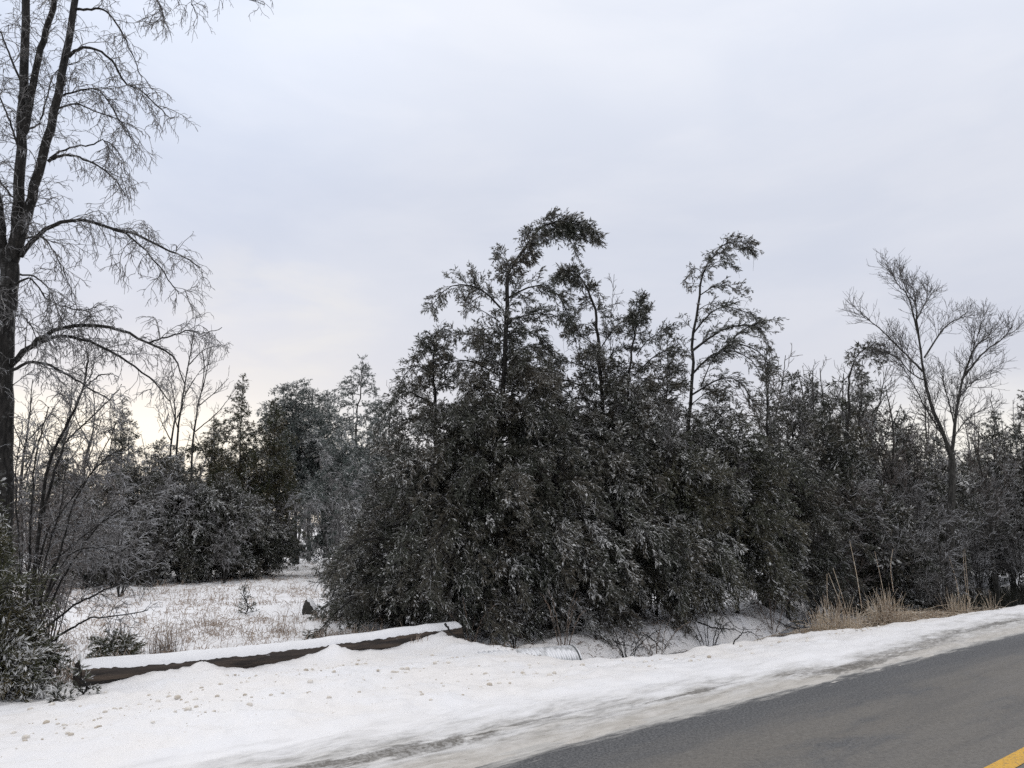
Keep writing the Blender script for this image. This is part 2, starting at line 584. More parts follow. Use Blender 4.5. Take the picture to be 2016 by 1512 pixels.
m, t, b = mat('grey_ditch_ice')
pos = t.n('ShaderNodeNewGeometry').outputs['Position']
n_ = t.noise(pos, 1.1, 5, .6)
t.link(t.mix(t.ss(n_, .35, .65), (.36, .37, .39), (.58, .59, .61)), b.inputs['Base Color'])
b.inputs['Roughness'].default_value = .35
bump(t, b, t.noise(pos, 9, 4), .15, .02)
M_ICE = m

m, t, b = mat('dark_open_water')
b.inputs['Base Color'].default_value = (.014, .015, .011, 1)
b.inputs['Roughness'].default_value = .06
pos = t.n('ShaderNodeNewGeometry').outputs['Position']
bump(t, b, t.noise(pos, 5, 3), .08, .02)
M_WATER = m

m, t, b = mat('weathered_brown_timber')
tcn = t.n('ShaderNodeTexCoord').outputs['Object']
gx = t.noise(t.scalev(tcn, (.35, 6, 6)), 2.6, 6, .7)
gx2 = t.noise(t.scalev(tcn, (.25, 5, 5)), 2.0, 4, .6)
c = t.mix(t.ss(gx, .40, .60), (.008, .0065, .006), (.090, .066, .048))
c = t.mix(t.math('MULTIPLY', t.ss(gx2, .48, .6), .7), c, (.030, .024, .021))
c = t.mix(t.ss(t.noise(t.scalev(tcn, (1.2, 8, 8)), 3.2, 5, .7), .64, .70), c, (.55, .55, .56))
t.link(c, b.inputs['Base Color'])
b.inputs['Roughness'].default_value = .8
bump(t, b, gx, 1.0, .02)
M_LOG = m

m, t, b = mat('dark_end_grain')
tcn = t.n('ShaderNodeTexCoord').outputs['Object']
wv = t.n('ShaderNodeTexWave', wave_type='RINGS', rings_direction='X', ins={'Vector': tcn, 'Scale': 16, 'Distortion': 3.0, 'Detail': 3}).outputs['Fac']
t.link(t.mix(wv, (.014, .011, .009), (.05, .036, .026)), b.inputs['Base Color'])
b.inputs['Roughness'].default_value = .85
M_LOGEND = m

m, t, b = mat('fresh_snow')
pos = t.n('ShaderNodeNewGeometry').outputs['Position']
t.link(t.mix(t.noise(pos, 9, 4), (.78, .785, .80), (.87, .87, .875)), b.inputs['Base Color'])
b.inputs['Roughness'].default_value = .55
bump(t, b, t.noise(pos, 40, 4, .6), .4, .015)
M_FSNOW = m

m, t, b = mat('dirty_snow_crumb')
pos = t.n('ShaderNodeNewGeometry').outputs['Position']
t.link(t.mix(t.ss(t.noise(pos, 7, 3), .35, .65), (.50, .44, .36), (.78, .745, .69)), b.inputs['Base Color'])
b.inputs['Roughness'].default_value = .7
M_CRUMB = m


def straw_mat(name, c1, c2, c3):
    m, t, b = mat(name)
    pos = t.n('ShaderNodeNewGeometry').outputs['Position']
    c = t.mix(t.ss(t.noise(pos, 1.7, 3), .35, .65), c1, c2)
    c = t.mix(t.ss(t.noise(pos, 40, 2), .5, .66), c, c3)
    t.link(c, b.inputs['Base Color'])
    b.inputs['Roughness'].default_value = .6
    return m


M_STRAW = straw_mat('dry_reed', (.30, .22, .15), (.52, .42, .30), (.74, .69, .60))
M_GRASS = straw_mat('frosted_dry_grass', (.22, .15, .10), (.33, .25, .185), (.52, .48, .44))
M_WEED = straw_mat('dead_weed', (.09, .06, .042), (.16, .11, .08), (.28, .24, .20))

m, t, b = mat('galvanised_pipe')
pos = t.n('ShaderNodeNewGeometry').outputs['Position']
nz = t.dot(t.n('ShaderNodeNewGeometry').outputs['Normal'], (0, 0, 1))
c = t.mix(t.noise(pos, 12, 3), (.20, .21, .21), (.33, .34, .34))
c = t.mix(t.math('MULTIPLY', t.ss(nz, .35, .7), t.ss(t.noise(pos, 5, 4), .25, .5)), c, (.78, .79, .81))
t.link(c, b.inputs['Base Color'])
b.inputs['Metallic'].default_value = .3
b.inputs['Roughness'].default_value = .5
M_PIPE = m

m, t, b = mat('grey_boulder')
tcn = t.n('ShaderNodeTexCoord').outputs['Object']
n_ = t.noise(tcn, 9, 5, .65)
t.link(t.mix(n_, (.022, .021, .018), (.062, .058, .048)), b.inputs['Base Color'])
b.inputs['Roughness'].default_value = .85
bump(t, b, n_, .8, .03)
M_ROCK = m

# ------------------------------------------------------------------ the ground, one sheet to the horizon
rr = [0.6]
while rr[-1] < 600:
    r_ = rr[-1]
    rr.append(r_ * (1.0065 if 4 < r_ < 17 else (1.012 if r_ < 45 else 1.05)))
rr = np.array(rr)
an = np.concatenate([np.linspace(-45, 45, 361), np.linspace(45, 315, 136)[1:]])
an = np.radians(an)
A_, R_ = np.meshgrid(an, rr)
gx_, gy_ = R_ * np.sin(A_), R_ * np.cos(A_)
gz_ = terrain(gx_, gy_)
nr, na = A_.shape
mb = MB()
i = np.arange((nr - 1) * (na - 1))
r0, c0 = i // (na - 1), i % (na - 1)
mb.add(np.stack([gx_, gy_, gz_], -1), np.stack([r0 * na + c0, r0 * na + c0 + 1, (r0 + 1) * na + c0 + 1, (r0 + 1) * na + c0], 1))
# centre fan closed with a small disc below the camera
mb.add([[-.9, -.9, -.045], [.9, -.9, -.045], [.9, .9, -.045], [-.9, .9, -.045]], [[0, 1, 2, 3]])
tag(mb.build('ground', M_SNOW, smooth=True), kind='structure')


def strip(name, m_, u0, u1, s0, s1, zz, kind):
    mb = MB()
    S, U = np.meshgrid(np.linspace(s0, s1, 90), np.linspace(u0, u1, 8))
    v = np.stack([S * DS[0] + U * DU[0], S * DS[1] + U * DU[1], np.full_like(S, zz)], -1)
    k = np.arange(7 * 89)
    a, c = k // 89, k % 89
    mb.add(v, np.stack([a * 90 + c, a * 90 + c + 1, (a + 1) * 90 + c + 1, (a + 1) * 90 + c], 1))
    return tag(mb.build(name, m_), kind=kind)


strip('road', M_ASPH, -2.0, 5.9, -250, 250, 0.0, 'structure')
strip('road_marking', M_YEL, 2.10, 2.235, -250, 250, .004, 'structure')
strip('ditch_ice', M_ICE, 5.4, 10.0, 7.3, 17.6, -.385, 'structure')
strip('pond_water', M_WATER, 4.6, 12.5, 17.6, 32.0, -.39, 'structure')

# ------------------------------------------------------------------ the fallen pole
log_z = 0.04
lroot = empty('log', (LOG0[0], LOG0[1], log_z), 'long brown timber log under a cap of snow, lying along the edge of the pull-off', 'log')
lroot.rotation_euler = (0, R(.75), math.atan2(LOGD[1], LOGD[0]))
K = 90
xs = np.linspace(0, LOGL, K)
sides = 26
th_ = np.arange(sides) * 2 * np.pi / sides
mb = MB()
rad = LOG_R * (1 - .10 * xs / LOGL)[:, None] * (1 + .05 * (fbm(xs[:, None] * 2.2, np.cos(th_)[None] * 2 + np.sin(th_)[None] * 3.1, 77) - .5) - .06 * sm(fbm(xs[:, None] * .5 + 20, th_[None] * 3.5, 78), .58, .68))
ax_z = -.03 * np.sin(xs * .9)
v = np.stack([np.broadcast_to(xs[:, None], rad.shape), rad * np.cos(th_), rad * np.sin(th_) + ax_z[:, None] + .03], -1)
k = np.arange((K - 1) * sides)
a_, c_ = k // sides, k % sides
mb.add(v, np.stack([a_ * sides + c_, a_ * sides + (c_ + 1) % sides, (a_ + 1) * sides + (c_ + 1) % sides, (a_ + 1) * sides + c_], 1))
mb.build('log_body', M_LOG, lroot, smooth=True)
for e in (0, K - 1):
    mb = MB()
    rg_ = np.linspace(1, .02, 6)
    ring = v[e]
    cc = ring.mean(0)
    vv = cc + (ring - cc) * rg_[:, None, None]
    vv[..., 0] += (-1 if e == 0 else 1) * (.004 + .02 * (fbm(vv[..., 1] * 14 + 9, vv[..., 2] * 14, 5) - .3) * (rg_[:, None] < .95))
    k = np.arange(5 * sides)
    a_, c_ = k // sides, k % sides
    mb.add(vv, np.stack([a_ * sides + c_, a_ * sides + (c_ + 1) % sides, (a_ + 1) * sides + (c_ + 1) % sides, (a_ + 1) * sides + c_], 1))
    mb.build('end_grain', M_LOGEND, lroot, smooth=True)
# snow cap: half shell with a ragged lower edge
mb = MB()
Kc, Mc = 220, 18
xc = np.linspace(-.005, LOGL + .01, Kc)
edge_n = fbm(xc * 3.2, xc * 0 + 2, 55) * .5 + fbm(xc * 14, xc * 0 + 8, 56) * .35
front = .18 + .62 * edge_n - .08                     # how far down the camera side, radians below horizontal, reversed
a0 = -np.pi / 2 + (np.pi / 2 + .02) * 0 + np.radians(92) - np.radians(66) * edge_n * 1.1
lo, hi = np.clip(np.radians(30) + np.radians(26) * (.48 - edge_n) + np.radians(11) * (fbm(xc * 30, xc * 0 + 3, 57, 3) - .5), R(8), R(66)), np.radians(172)
tt = np.linspace(0, 1, Mc)
ang = lo[:, None] + (hi - lo[:, None]) * tt[None]
thick = .030 * np.sin(np.pi * np.clip(tt, .001, .999)) ** .8 * (1 + 1.3 * (fbm(xc[:, None] * 2.5, tt[None] * 3, 58) - .5))
thick = thick * (sm(xc, -.01, .03) * (1 - sm(xc, LOGL - .05, LOGL + .01)))[:, None] ** .5
lr = np.interp(xc, xs, rad.mean(1))[:, None] + .001 + thick
# camera side is -y of the local frame
vv = np.stack([np.broadcast_to(xc[:, None], ang.shape), -lr * np.cos(ang), lr * np.sin(ang) + .03 - .03 * np.sin(xc * .9)[:, None]], -1)
k = np.arange((Kc - 1) * (Mc - 1))
a_, c_ = k // (Mc - 1), k % (Mc - 1)
mb.add(vv, np.stack([a_ * Mc + c_, (a_ + 1) * Mc + c_, (a_ + 1) * Mc + c_ + 1, a_ * Mc + c_ + 1], 1))
mb.build('snow_cap', M_FSNOW, lroot, smooth=True)


# ------------------------------------------------------------------ evergreen builder
def evergreen(name, label, trunk, tr, boughs=None, prof=None, nb=90, fol=M_JUN, group=None, dens=1.0, leaf=(.041, .0100),
              snow=.10, droop=.55, rise=.35, fine=1.0, hmin=.06, bark=M_BARK, seed=0, plume=1.0, cat='tree', twiggy=.5, top=None, ice=1.0, sweep=(0, 0, 0)):
    """trunk: list of world points; prof: list of (height above base, crown radius); boughs: explicit polylines (world)."""
    global rng
    rng = np.random.default_rng(1000 + seed)
    tp = spline(trunk, 28)
    wob = np.cumsum(rng.normal(size=(28, 3)), 0)
    wob -= np.linspace(0, 1, 28)[:, None] * wob[-1]
    tp = tp + wob * np.array([.016, .016, .006]) * (np.linalg.norm(tp[-1] - tp[0]) / 5)
    tp[0] = trunk[0]
    base = tp[0].copy()
    root = empty(name, tuple(base), label, cat, group)
    H = tp[-1, 2] - base[2]
    wood, leafm, snowm = MB(), MB(), MB()
    tlen = plens(tp[None])[0]
    tubes(wood, tp[None] + rng.normal(size=(1, 28, 3)) * .008, (tr * .62 * (1 - np.linspace(0, 1, 28)) ** 1.15 + .006)[None], 8)
    L1 = []
    if prof is not None:
        hs = np.array([p[0] for p in prof]); rs = np.array([p[1] for p in prof])
        # heights weighted by radius
        hh = np.linspace(hs[0], hs[-1], 200)
        wgt = np.interp(hh, hs, rs) + .25
        cdf = np.cumsum(wgt); cdf /= cdf[-1]
        h = np.interp((np.arange(nb) + rng.random(nb)) / nb, cdf, hh)
        az = np.arange(nb) * 2.399 + rng.normal(size=nb) * .5
        rad_ = np.interp(h, hs, rs) * (.62 + .55 * rng.random(nb)) * (1 + .22 * np.sin(az * 2 + h * 2.1 + seed))
        zc = tp[:, 2] - base[2]
        zc = np.maximum.accumulate(zc)
        tpar = np.interp(h, zc, np.linspace(0, 1, 28))
        st, _ = sample(tp[None], np.zeros(nb, int), tpar)
        rise_h = rise + .35 * h / max(H, .1) + rng.normal(size=nb) * .18
        d = np.stack([np.cos(az), np.sin(az), rise_h], 1)
        L1.append(grow(st, d, rad_ * 1.12, 9, droop * (.7 + .6 * rng.random(nb)) * (.5 + .5 * np.minimum(rad_, 1.5)), .07))
    if boughs:
        L1.append(np.stack([spline(b_, 9) for b_ in boughs]))
    if top:
        t0, ntop, ltop = top
        tq = np.linspace(t0, .97, ntop)
        st, td = sample(tp[None], np.zeros(ntop, int), tq)
        L1.append(grow(st, side_dir(td, .8 + .3 * rng.random(ntop)) + np.array([0, 0, .25]), ltop * (1.15 - .55 * (tq - t0) / (1 - t0)) * (.6 + .7 * rng.random(ntop)), 9, .9, .1))
    # the leader itself carries foliage on its upper third
    L1.append(spline(tp[int(28 * .70):], 9)[None])
    L1 = np.concatenate(L1)
    l1 = plens(L1)
    if prof is not None:
        tubes(wood, L1[:-1], (np.clip(l1[:-1] * .012, .006, .03)[:, None] * np.linspace(1, .25, 9)[None]), 4)
    # level 2
    idx, t_, p, tan = spawn(L1, l1, .056 / dens, .05, 1.0)
    n2 = len(idx)
    len2 = (.13 + .21 * np.minimum(l1[idx], 1.6) * (1 - .68 * t_)) * (.6 + .7 * rng.random(n2)) * plume
    L2 = grow(p, side_dir(tan, .55 + .45 * rng.random(n2), .2) + np.array([0, 0, .18]) + np.array(sweep), len2, 5, droop * .28, .13)
    tubes(wood, L2, np.full((n2, 1), .0042) * np.linspace(1, .5, 5)[None], 3)
    gz = rng.random(n2) < .22                                  # twigs glazed with ice
    tubes(snowm, L2[gz] + np.array([0, 0, .005]), np.full((int(gz.sum()), 1), .0036 * ice) * np.linspace(1, .6, 5)[None], 3)
    clump = rng.random(len(L1)) ** 2.2
    cl2 = clump[idx] * (.35 + rng.random(n2) * .9)
    # level 3
    idx3, t3, p3, tan3 = spawn(L2, len2, .027 / (dens * fine), .08, 1.0)
    n3 = len(idx3)
    len3 = (.045 + .075 * rng.random(n3)) * (1.15 - .4 * t3) * plume
    L3 = grow(p3, side_dir(tan3, .45 + .4 * rng.random(n3), .1) + np.array([0, 0, .12]) + np.array(sweep), len3, 3, droop * .12, .16)
    # leaves on level 3 and along level 2
    i4, t4, p4, tan4 = spawn(L3, len3, .0080 / fine, 0, 1.0)
    n4 = len(i4)
    Lf = leaf[0] * (.6 + .8 * rng.random(n4)) / fine ** .5
    diamonds(leafm, p4, side_dir(tan4, .15 + .42 * rng.random(n4)), Lf, leaf[1] * (.6 + .8 * rng.random(n4)))
    # the tip leaf
    diamonds(leafm, L3[:, 1], nrm(L3[:, 2] - L3[:, 1]), leaf[0] * 1.1, leaf[1])
    # bare twigs poking out
    ntw = int(n2 * .22 * twiggy)
    if ntw:
        q = rng.integers(0, n2, ntw)
        TW = grow(L2[q, 3], nrm(L2[q, 4] - L2[q, 2] + rng.normal(size=(ntw, 3)) * .35), .12 + .3 * rng.random(ntw), 4, .5, .2)
        tubes(wood, TW, np.full((ntw, 1), .0034) * np.linspace(1, .6, 4)[None], 3)
    # snow and rime: thin pale strokes of ice along the sprays, thicker flecks where a clump holds snow
    pr = snow * .78 * (.18 + cl2[idx3[i4]] ** 1.5 * 3.2)
    keep = rng.random(n4) < pr * 1.4 + .02
    ps = p4[keep]
    ds = nrm(tan4[keep] + rng.normal(size=(len(ps), 3)) * .22)
    up = np.array([0, -.35, 1.0]) + rng.normal(size=(len(ps), 3)) * .45
    fat = rng.random(len(ps)) < .12 + .4 * (cl2[idx3[i4]][keep] > .55)
    fs_ = ice
    diamonds(snowm, ps, ds, (.030 + .055 * rng.random(len(ps))) * fs_, np.where(fat, .010 + .014 * rng.random(len(ps)) + .012 * (rng.random(len(ps)) < .15), .0045 + .004 * rng.random(len(ps))) * fs_, up, .008)
    wood.build('trunk', bark, root, origin=base)
    leafm.build('crown', fol, root, origin=base)
    if len(ps):
        snowm.build('snowy_sprays', M_CSNOW, root, origin=base)
    return root


def trk(Y, *pp, dy=None):
    return [P(x, y, Y + (dy[k] if dy else 0)) for k, (x, y) in enumerate(pp)]


def gbase(px, Y):
    """ground point in the column px at distance Y"""
    x = 0.0
    for _ in range(6):
        zz = tz(x, Y)
        dep = Y * CP + (zz - CAM_H) * SP
        x = (px - 1008) / F_PX * dep
    return np.array([x, Y, tz(x, Y) - .03])


JG = 'ice-laden junipers crowding the ditch bank'
# --- A: the tallest, its tip bowed over to the right
YA = 13.8
evergreen('juniper_tree', 'tallest dark juniper, its icy tip bowed over to the right like a hook', [gbase(985, YA)] + trk(YA, (976, 1000), (980, 800), (988, 660), (994, 580), (1003, 535), (1030, 490), (1055, 455), (1085, 437), (1118, 438), (1150, 448), (1176, 476)),
          .085, boughs=[
    trk(YA, (985, 606), (955, 575), (925, 562), (893, 562), (868, 578), (850, 606)),
    trk(YA, (982, 632), (950, 612), (925, 600), (912, 590)),
    trk(YA, (992, 592), (1030, 570), (1065, 562), (1095, 578), (1112, 604), (1120, 626)),
    trk(YA, (990, 640), (1020, 625), (1060, 618), (1095, 622), (1110, 634)),
    trk(YA, (1003, 540), (988, 528), (982, 512), (978, 522)),
    trk(YA, (1005, 520), (990, 500), (985, 495), (980, 500)),
    trk(YA, (1020, 505), (1040, 498), (1052, 506)), trk(YA, (1012, 520), (1030, 510), (1040, 515)),
    trk(YA, (1060, 452), (1048, 462), (1042, 478), (1050, 488)), trk(YA, (1075, 442), (1090, 458), (1082, 480)),
    trk(YA, (1090, 438), (1112, 455), (1128, 472), (1138, 494)), trk(YA, (1060, 452), (1068, 436), (1080, 425), (1098, 426)),
    trk(YA, (1100, 437), (1118, 452), (1124, 470)), trk(YA, (1085, 440), (1100, 446), (1108, 462)),
    trk(YA, (986, 690), (950, 665), (905, 655), (875, 660)), trk(YA, (986, 700), (1030, 685), (1060, 685), (1082, 690)),
    trk(YA, (984, 740), (930, 712), (890, 712), (850, 728)), trk(YA, (984, 672), (1010, 660), (1045, 655), (1070, 668)),
    trk(YA, (983, 760), (1030, 735), (1070, 735), (1090, 745)),
    trk(YA, (990, 600), (975, 585), (960, 578)), trk(YA, (992, 610), (1010, 590), (1030, 588)),
], prof=[(.7, 1.3), (1.2, 2.0), (2.0, 2.0), (3.0, 1.6), (3.9, 1.25), (4.6, .95), (5.2, .62), (5.7, .3)], nb=120, seed=1, group=JG, sweep=(.18, 0, -.08), snow=.10, dens=1.45, top=(.40, 54, .25))
# --- B: behind, tip bowed to the left
YB = 15.2
evergreen('juniper_tree', 'dark juniper behind the tallest one, its thin tip curling over to the left', [gbase(1188, YB)] + trk(YB, (1186, 1000), (1187, 850), (1186, 720), (1180, 650), (1172, 600), (1152, 560), (1135, 540), (1118, 532), (1104, 546)),
          .072, boughs=[
    trk(YB, (1186, 690), (1150, 665), (1125, 650), (1110, 655)), trk(YB, (1186, 680), (1215, 640), (1240, 632), (1262, 650)),
    trk(YB, (1186, 740), (1130, 715), (1100, 712), (1082, 722)), trk(YB, (1184, 720), (1215, 690), (1245, 688)),
    trk(YB, (1182, 660), (1160, 640), (1140, 640), (1122, 660)), trk(YB, (1150, 558), (1136, 562), (1124, 576)),
    trk(YB, (1165, 590), (1150, 600), (1142, 615)), trk(YB, (1186, 780), (1120, 750), (1090, 755), (1070, 765)),
    trk(YB, (1186, 700), (1160, 690), (1140, 694)),
], prof=[(.5, 1.4), (1.5, 1.9), (3.0, 1.5), (3.9, 1.1), (4.6, .75), (5.1, .3)], nb=80, seed=2, group=JG, snow=.08, dens=1.4, top=(.5, 34, .22))
# --- C: straight pointed leader
YC = 14.9
evergreen('juniper_tree', 'dark juniper with a short upright leader, right of the left-curling tip', [gbase(1250, YC)] + trk(YC, (1246, 1000), (1240, 850), (1248, 720), (1254, 650), (1258, 610), (1260, 588)),
          .06, boughs=[
    trk(YC, (1252, 700), (1275, 670), (1300, 655), (1322, 652)), trk(YC, (1256, 640), (1270, 622), (1278, 612)), trk(YC, (1256, 640), (1244, 628), (1240, 615)),
    trk(YC, (1248, 740), (1290, 700), (1320, 690), (1345, 700)), trk(YC, (1248, 760), (1210, 735), (1190, 740)), trk(YC, (1254, 670), (1230, 655), (1215, 660)),
    trk(YC, (1244, 790), (1290, 765), (1325, 755)),
], prof=[(.5, 1.3), (1.5, 1.7), (2.8, 1.4), (3.7, 1.0), (4.4, .6), (5.0, .2)], nb=70, seed=3, group=JG, snow=.08, dens=1.4, top=(.62, 22, .20))
# --- D: leaning right, sparse, tip bowed over
YD = 15.8
evergreen('juniper_tree', 'sparse icy juniper leaning right with a bowed feathery tip, open sky between its boughs', [gbase(1352, YD)] + trk(YD, (1354, 1000), (1356, 850), (1359, 740), (1366, 660), (1376, 600), (1388, 550), (1402, 510), (1418, 488), (1440, 477), (1466, 476), (1490, 490)),
          .062, boughs=[
    trk(YD, (1388, 545), (1372, 528), (1356, 535), (1346, 562)), trk(YD, (1396, 530), (1412, 515), (1436, 520), (1446, 535)),
    trk(YD, (1380, 580), (1410, 562), (1440, 565), (1468, 585)), trk(YD, (1374, 610), (1400, 598), (1440, 605)),
    trk(YD, (1366, 655), (1400, 615), (1430, 604), (1462, 612), (1485, 620)), trk(YD, (1366, 650), (1350, 635), (1342, 622)),
    trk(YD, (1364, 690), (1420, 650), (1470, 640), (1500, 650), (1520, 700)), trk(YD, (1362, 700), (1340, 670), (1325, 668)),
    trk(YD, (1360, 740), (1400, 700), (1440, 690), (1480, 710), (1500, 745)), trk(YD, (1358, 760), (1330, 730), (1300, 725)),
    trk(YD, (1405, 705), (1450, 660), (1490, 635), (1528, 628)), trk(YD, (1440, 672), (1490, 690), (1512, 720), (1514, 760)),
    trk(YD, (1380, 760), (1405, 705), (1440, 672)), trk(YD, (1358, 780), (1420, 745), (1460, 755), (1485, 800)),
    trk(YD, (1410, 500), (1425, 500), (1440, 510)), trk(YD, (1440, 478), (1458, 488), (1474, 500)),
    trk(YD, (1356, 800), (1400, 770), (1440, 785)), trk(YD, (1385, 565), (1372, 558), (1362, 566)),
], prof=[(.7, 1.1), (1.6, 1.6), (2.6, 1.2), (3.4, .8), (3.9, .3)], nb=60, seed=4, sweep=(.28, 0, -.10), group=JG, snow=.14, dens=1.0, top=(.55, 30, .20))
for q_ in [(1312, 15.8, 668, .95, 'bushy juniper filling the dip between the upright leader and the sparse leaning juniper', 13), (1412, 16.6, 742, 1.05, 'bushy juniper hiding the lower trunk of the sparse leaning one on its right', 14), (1085, 15.0, 705, .95, 'bushy juniper closing the notch right of the tallest trunk', 15)]:
    b0 = gbase(q_[0], q_[1])
    tp_ = P(q_[0] + 4, q_[2], q_[1])
    h_ = tp_[2] - b0[2]
    evergreen('juniper_tree', q_[4], [b0, b0 + (tp_ - b0) * .5 + np.array([-.05, .05, 0]), tp_], .05, prof=[(.3 * h_, q_[3]), (.55 * h_, q_[3] * 1.05), (.8 * h_, q_[3] * .62), (h_, .10)], nb=75, seed=q_[5], group=JG, snow=.10, sweep=(.2, 0, -.1))
# --- E: lower left shoulder
YE = 13.9
evergreen('juniper_tree', 'bushy juniper whose drooping top makes the left shoulder beside the tallest juniper', [gbase(862, YE)] + trk(YE, (858, 1000), (856, 850), (852, 760), (850, 700), (852, 660)),
          .09, boughs=[
    trk(YE, (852, 690), (835, 690), (815, 705), (802, 740)), trk(YE, (854, 740), (820, 720), (795, 740), (780, 780)), trk(YE, (852, 670), (862, 652), (880, 660)),
    trk(YE, (856, 800), (800, 770), (765, 800), (745, 850)), trk(YE, (856, 770), (890, 740), (920, 745)),
], prof=[(.4, 1.3), (1.2, 1.8), (2.2, 1.6), (3.2, 1.1), (4.0, .7), (4.5, .3)], nb=95, seed=5, group=JG, snow=.08, dens=1.15, top=(.6, 22, .42))
# --- front skirts
for (px, Y, top, rad, sd, sn, lab, fo) in [
    (1085, 13.1, 850, 1.30, 6, .22, 'low juniper spray in front of the tallest juniper, speckled with snow', M_JUN),
    (1215, 13.6, 840, 1.3, 7, .18, 'dense dark juniper filling the middle of the thicket above the snow bank', M_JUN),
    (1325, 14.3, 850, 1.3, 8, .16, 'olive tinged juniper over the thick dark trunk by the ditch', M_JUN2),
    (1450, 15.4, 815, 1.5, 9, .16, 'broad olive green juniper leaning over the frozen ditch', M_JUN2),
    (1555, 16.8, 870, 1.3, 10, .12, 'round topped juniper at the right end of the dense thicket', M_JUN),
    (955, 12.9, 880, 1.3, 11, .10, 'dark juniper directly behind the right end of the log', M_JUN),
    (795, 14.7, 855, 1.15, 12, .26, 'grey green juniper with snow specks at the left end of the thicket', M_JUN)]:
    b0 = gbase(px, Y)
    tp_ = P(px + 6, top, Y)
    h_ = tp_[2] - b0[2]
    evergreen('juniper_tree', lab, [b0, b0 + (tp_ - b0) * .5 + np.array([.05, .05, 0]), tp_], .07,
              prof=[((.06 if px < 1150 else .13) * h_, rad * (.85 if px < 1150 else .7)), (.3 * h_, rad), (.5 * h_, rad * .95), (.75 * h_, rad * .6), (h_, .15)], nb=int(95 * rad / 1.3), seed=sd, group=JG, snow=sn, fol=fo, droop=.7, sweep=(.42, -.05, -.22) if px > 900 else (-.25, -.1, -.2))


# ------------------------------------------------------------------ bare tree builder
def bare(name, label, stems, group=None, cat='tree', bark=M_BARK, twig=M_TWIG, seed=0, a2=.16, l2=(.5, .5), a3=.075, l3=(.16, .22),
         a4=.05, l4=(.05, .08), droop=.5, lift=0.0, wig=.14, r2=.009, r3=.0045, r4=.003, tmin=.25, ang=(.5, .5), limbs_bare=.0):
    """stems: list of (polyline in world points, radius at start, radius at end, spawn factor)."""
    global rng
    rng = np.random.default_rng(5000 + seed)
    base = np.array(stems[0][0][0])
    root = empty(name, tuple(base), label, cat, group)
    K = 22
    S = np.stack([spline(q[0], K) for q in stems])
    S[:, 1:] += rng.normal(size=S[:, 1:].shape) * .006
    wood = MB()
    tw = wood if cat == 'branch' else MB()
    tt = np.linspace(0, 1, K)
    tubes(wood, S, np.array([q[1] + (q[2] - q[1]) * tt ** .8 for q in stems]), 8)
    sl = plens(S) * np.array([q[3] for q in stems])
    idx, t, p, tan = spawn(S, sl, a2, tmin, 1.0)
    n2 = len(idx)
    len2 = (l2[0] * .35 + l2[0] * .65 * rng.random(n2) + l2[1] * rng.random(n2) ** 2) * (1.1 - .65 * t)
    L2 = grow(p, side_dir(tan, ang[0] + ang[1] * rng.random(n2)), len2, 8, droop, wig, lift)
    tubes(tw, L2, (r2 * (.5 + .5 * len2 / max(l2))[:, None]) * np.linspace(1, .35, 8)[None], 3)
    idx, t, p, tan = spawn(L2, len2, a3, .12, 1.0)
    n3 = len(idx)
    len3 = (l3[0] + l3[1] * rng.random(n3)) * (1.1 - .5 * t)
    L3 = grow(p, side_dir(tan, .5 + .5 * rng.random(n3)), len3, 5, droop * .8, wig * 1.25, lift)
    tubes(tw, L3, np.full((n3, 1), r3) * np.linspace(1, .6, 5)[None], 3)
    if a4:
        idx, t, p, tan = spawn(L3, len3, a4, .15, 1.0)
        n4 = len(idx)
        len4 = l4[0] + l4[1] * rng.random(n4)
        L4 = grow(p, side_dir(tan, .5 + .6 * rng.random(n4)), len4, 3, droop * .5, wig * 1.3, lift)
        tubes(tw, L4, np.full((n4, 1), r4) * np.linspace(1, .7, 3)[None], 3)
    wood.build('branch_wood' if cat == 'branch' else 'trunk', bark, root, smooth=True, origin=base)
    if cat != 'branch':
        tw.build('crown', twig, root, origin=base)
    return root


def shrub(name, label, base, n, h, spread, group=None, seed=0, lean=(0, 0), r0=.014, cat='shrub', **kw):
    r_ = np.random.default_rng(9000 + seed)
    st = []
    for k in range(n):
        az = k * 2.4 + r_.random()
        hh = h * (.6 + .5 * r_.random())
        sp = spread * (.25 + .85 * r_.random())
        e = np.array([math.cos(az) * sp + lean[0] * hh, math.sin(az) * sp + lean[1] * hh, hh])
        b_ = np.array(base) + np.array([math.cos(az), math.sin(az), 0]) * .10 * r_.random()
        st.append(([b_, b_ + e * np.array([.25, .25, .4]), b_ + e * np.array([.6, .6, .78]), b_ + e], r0 * (.6 + .6 * r_.random()), .004, 1.0))
    return bare(name, label, st, group=group, seed=seed, cat=cat, **kw)


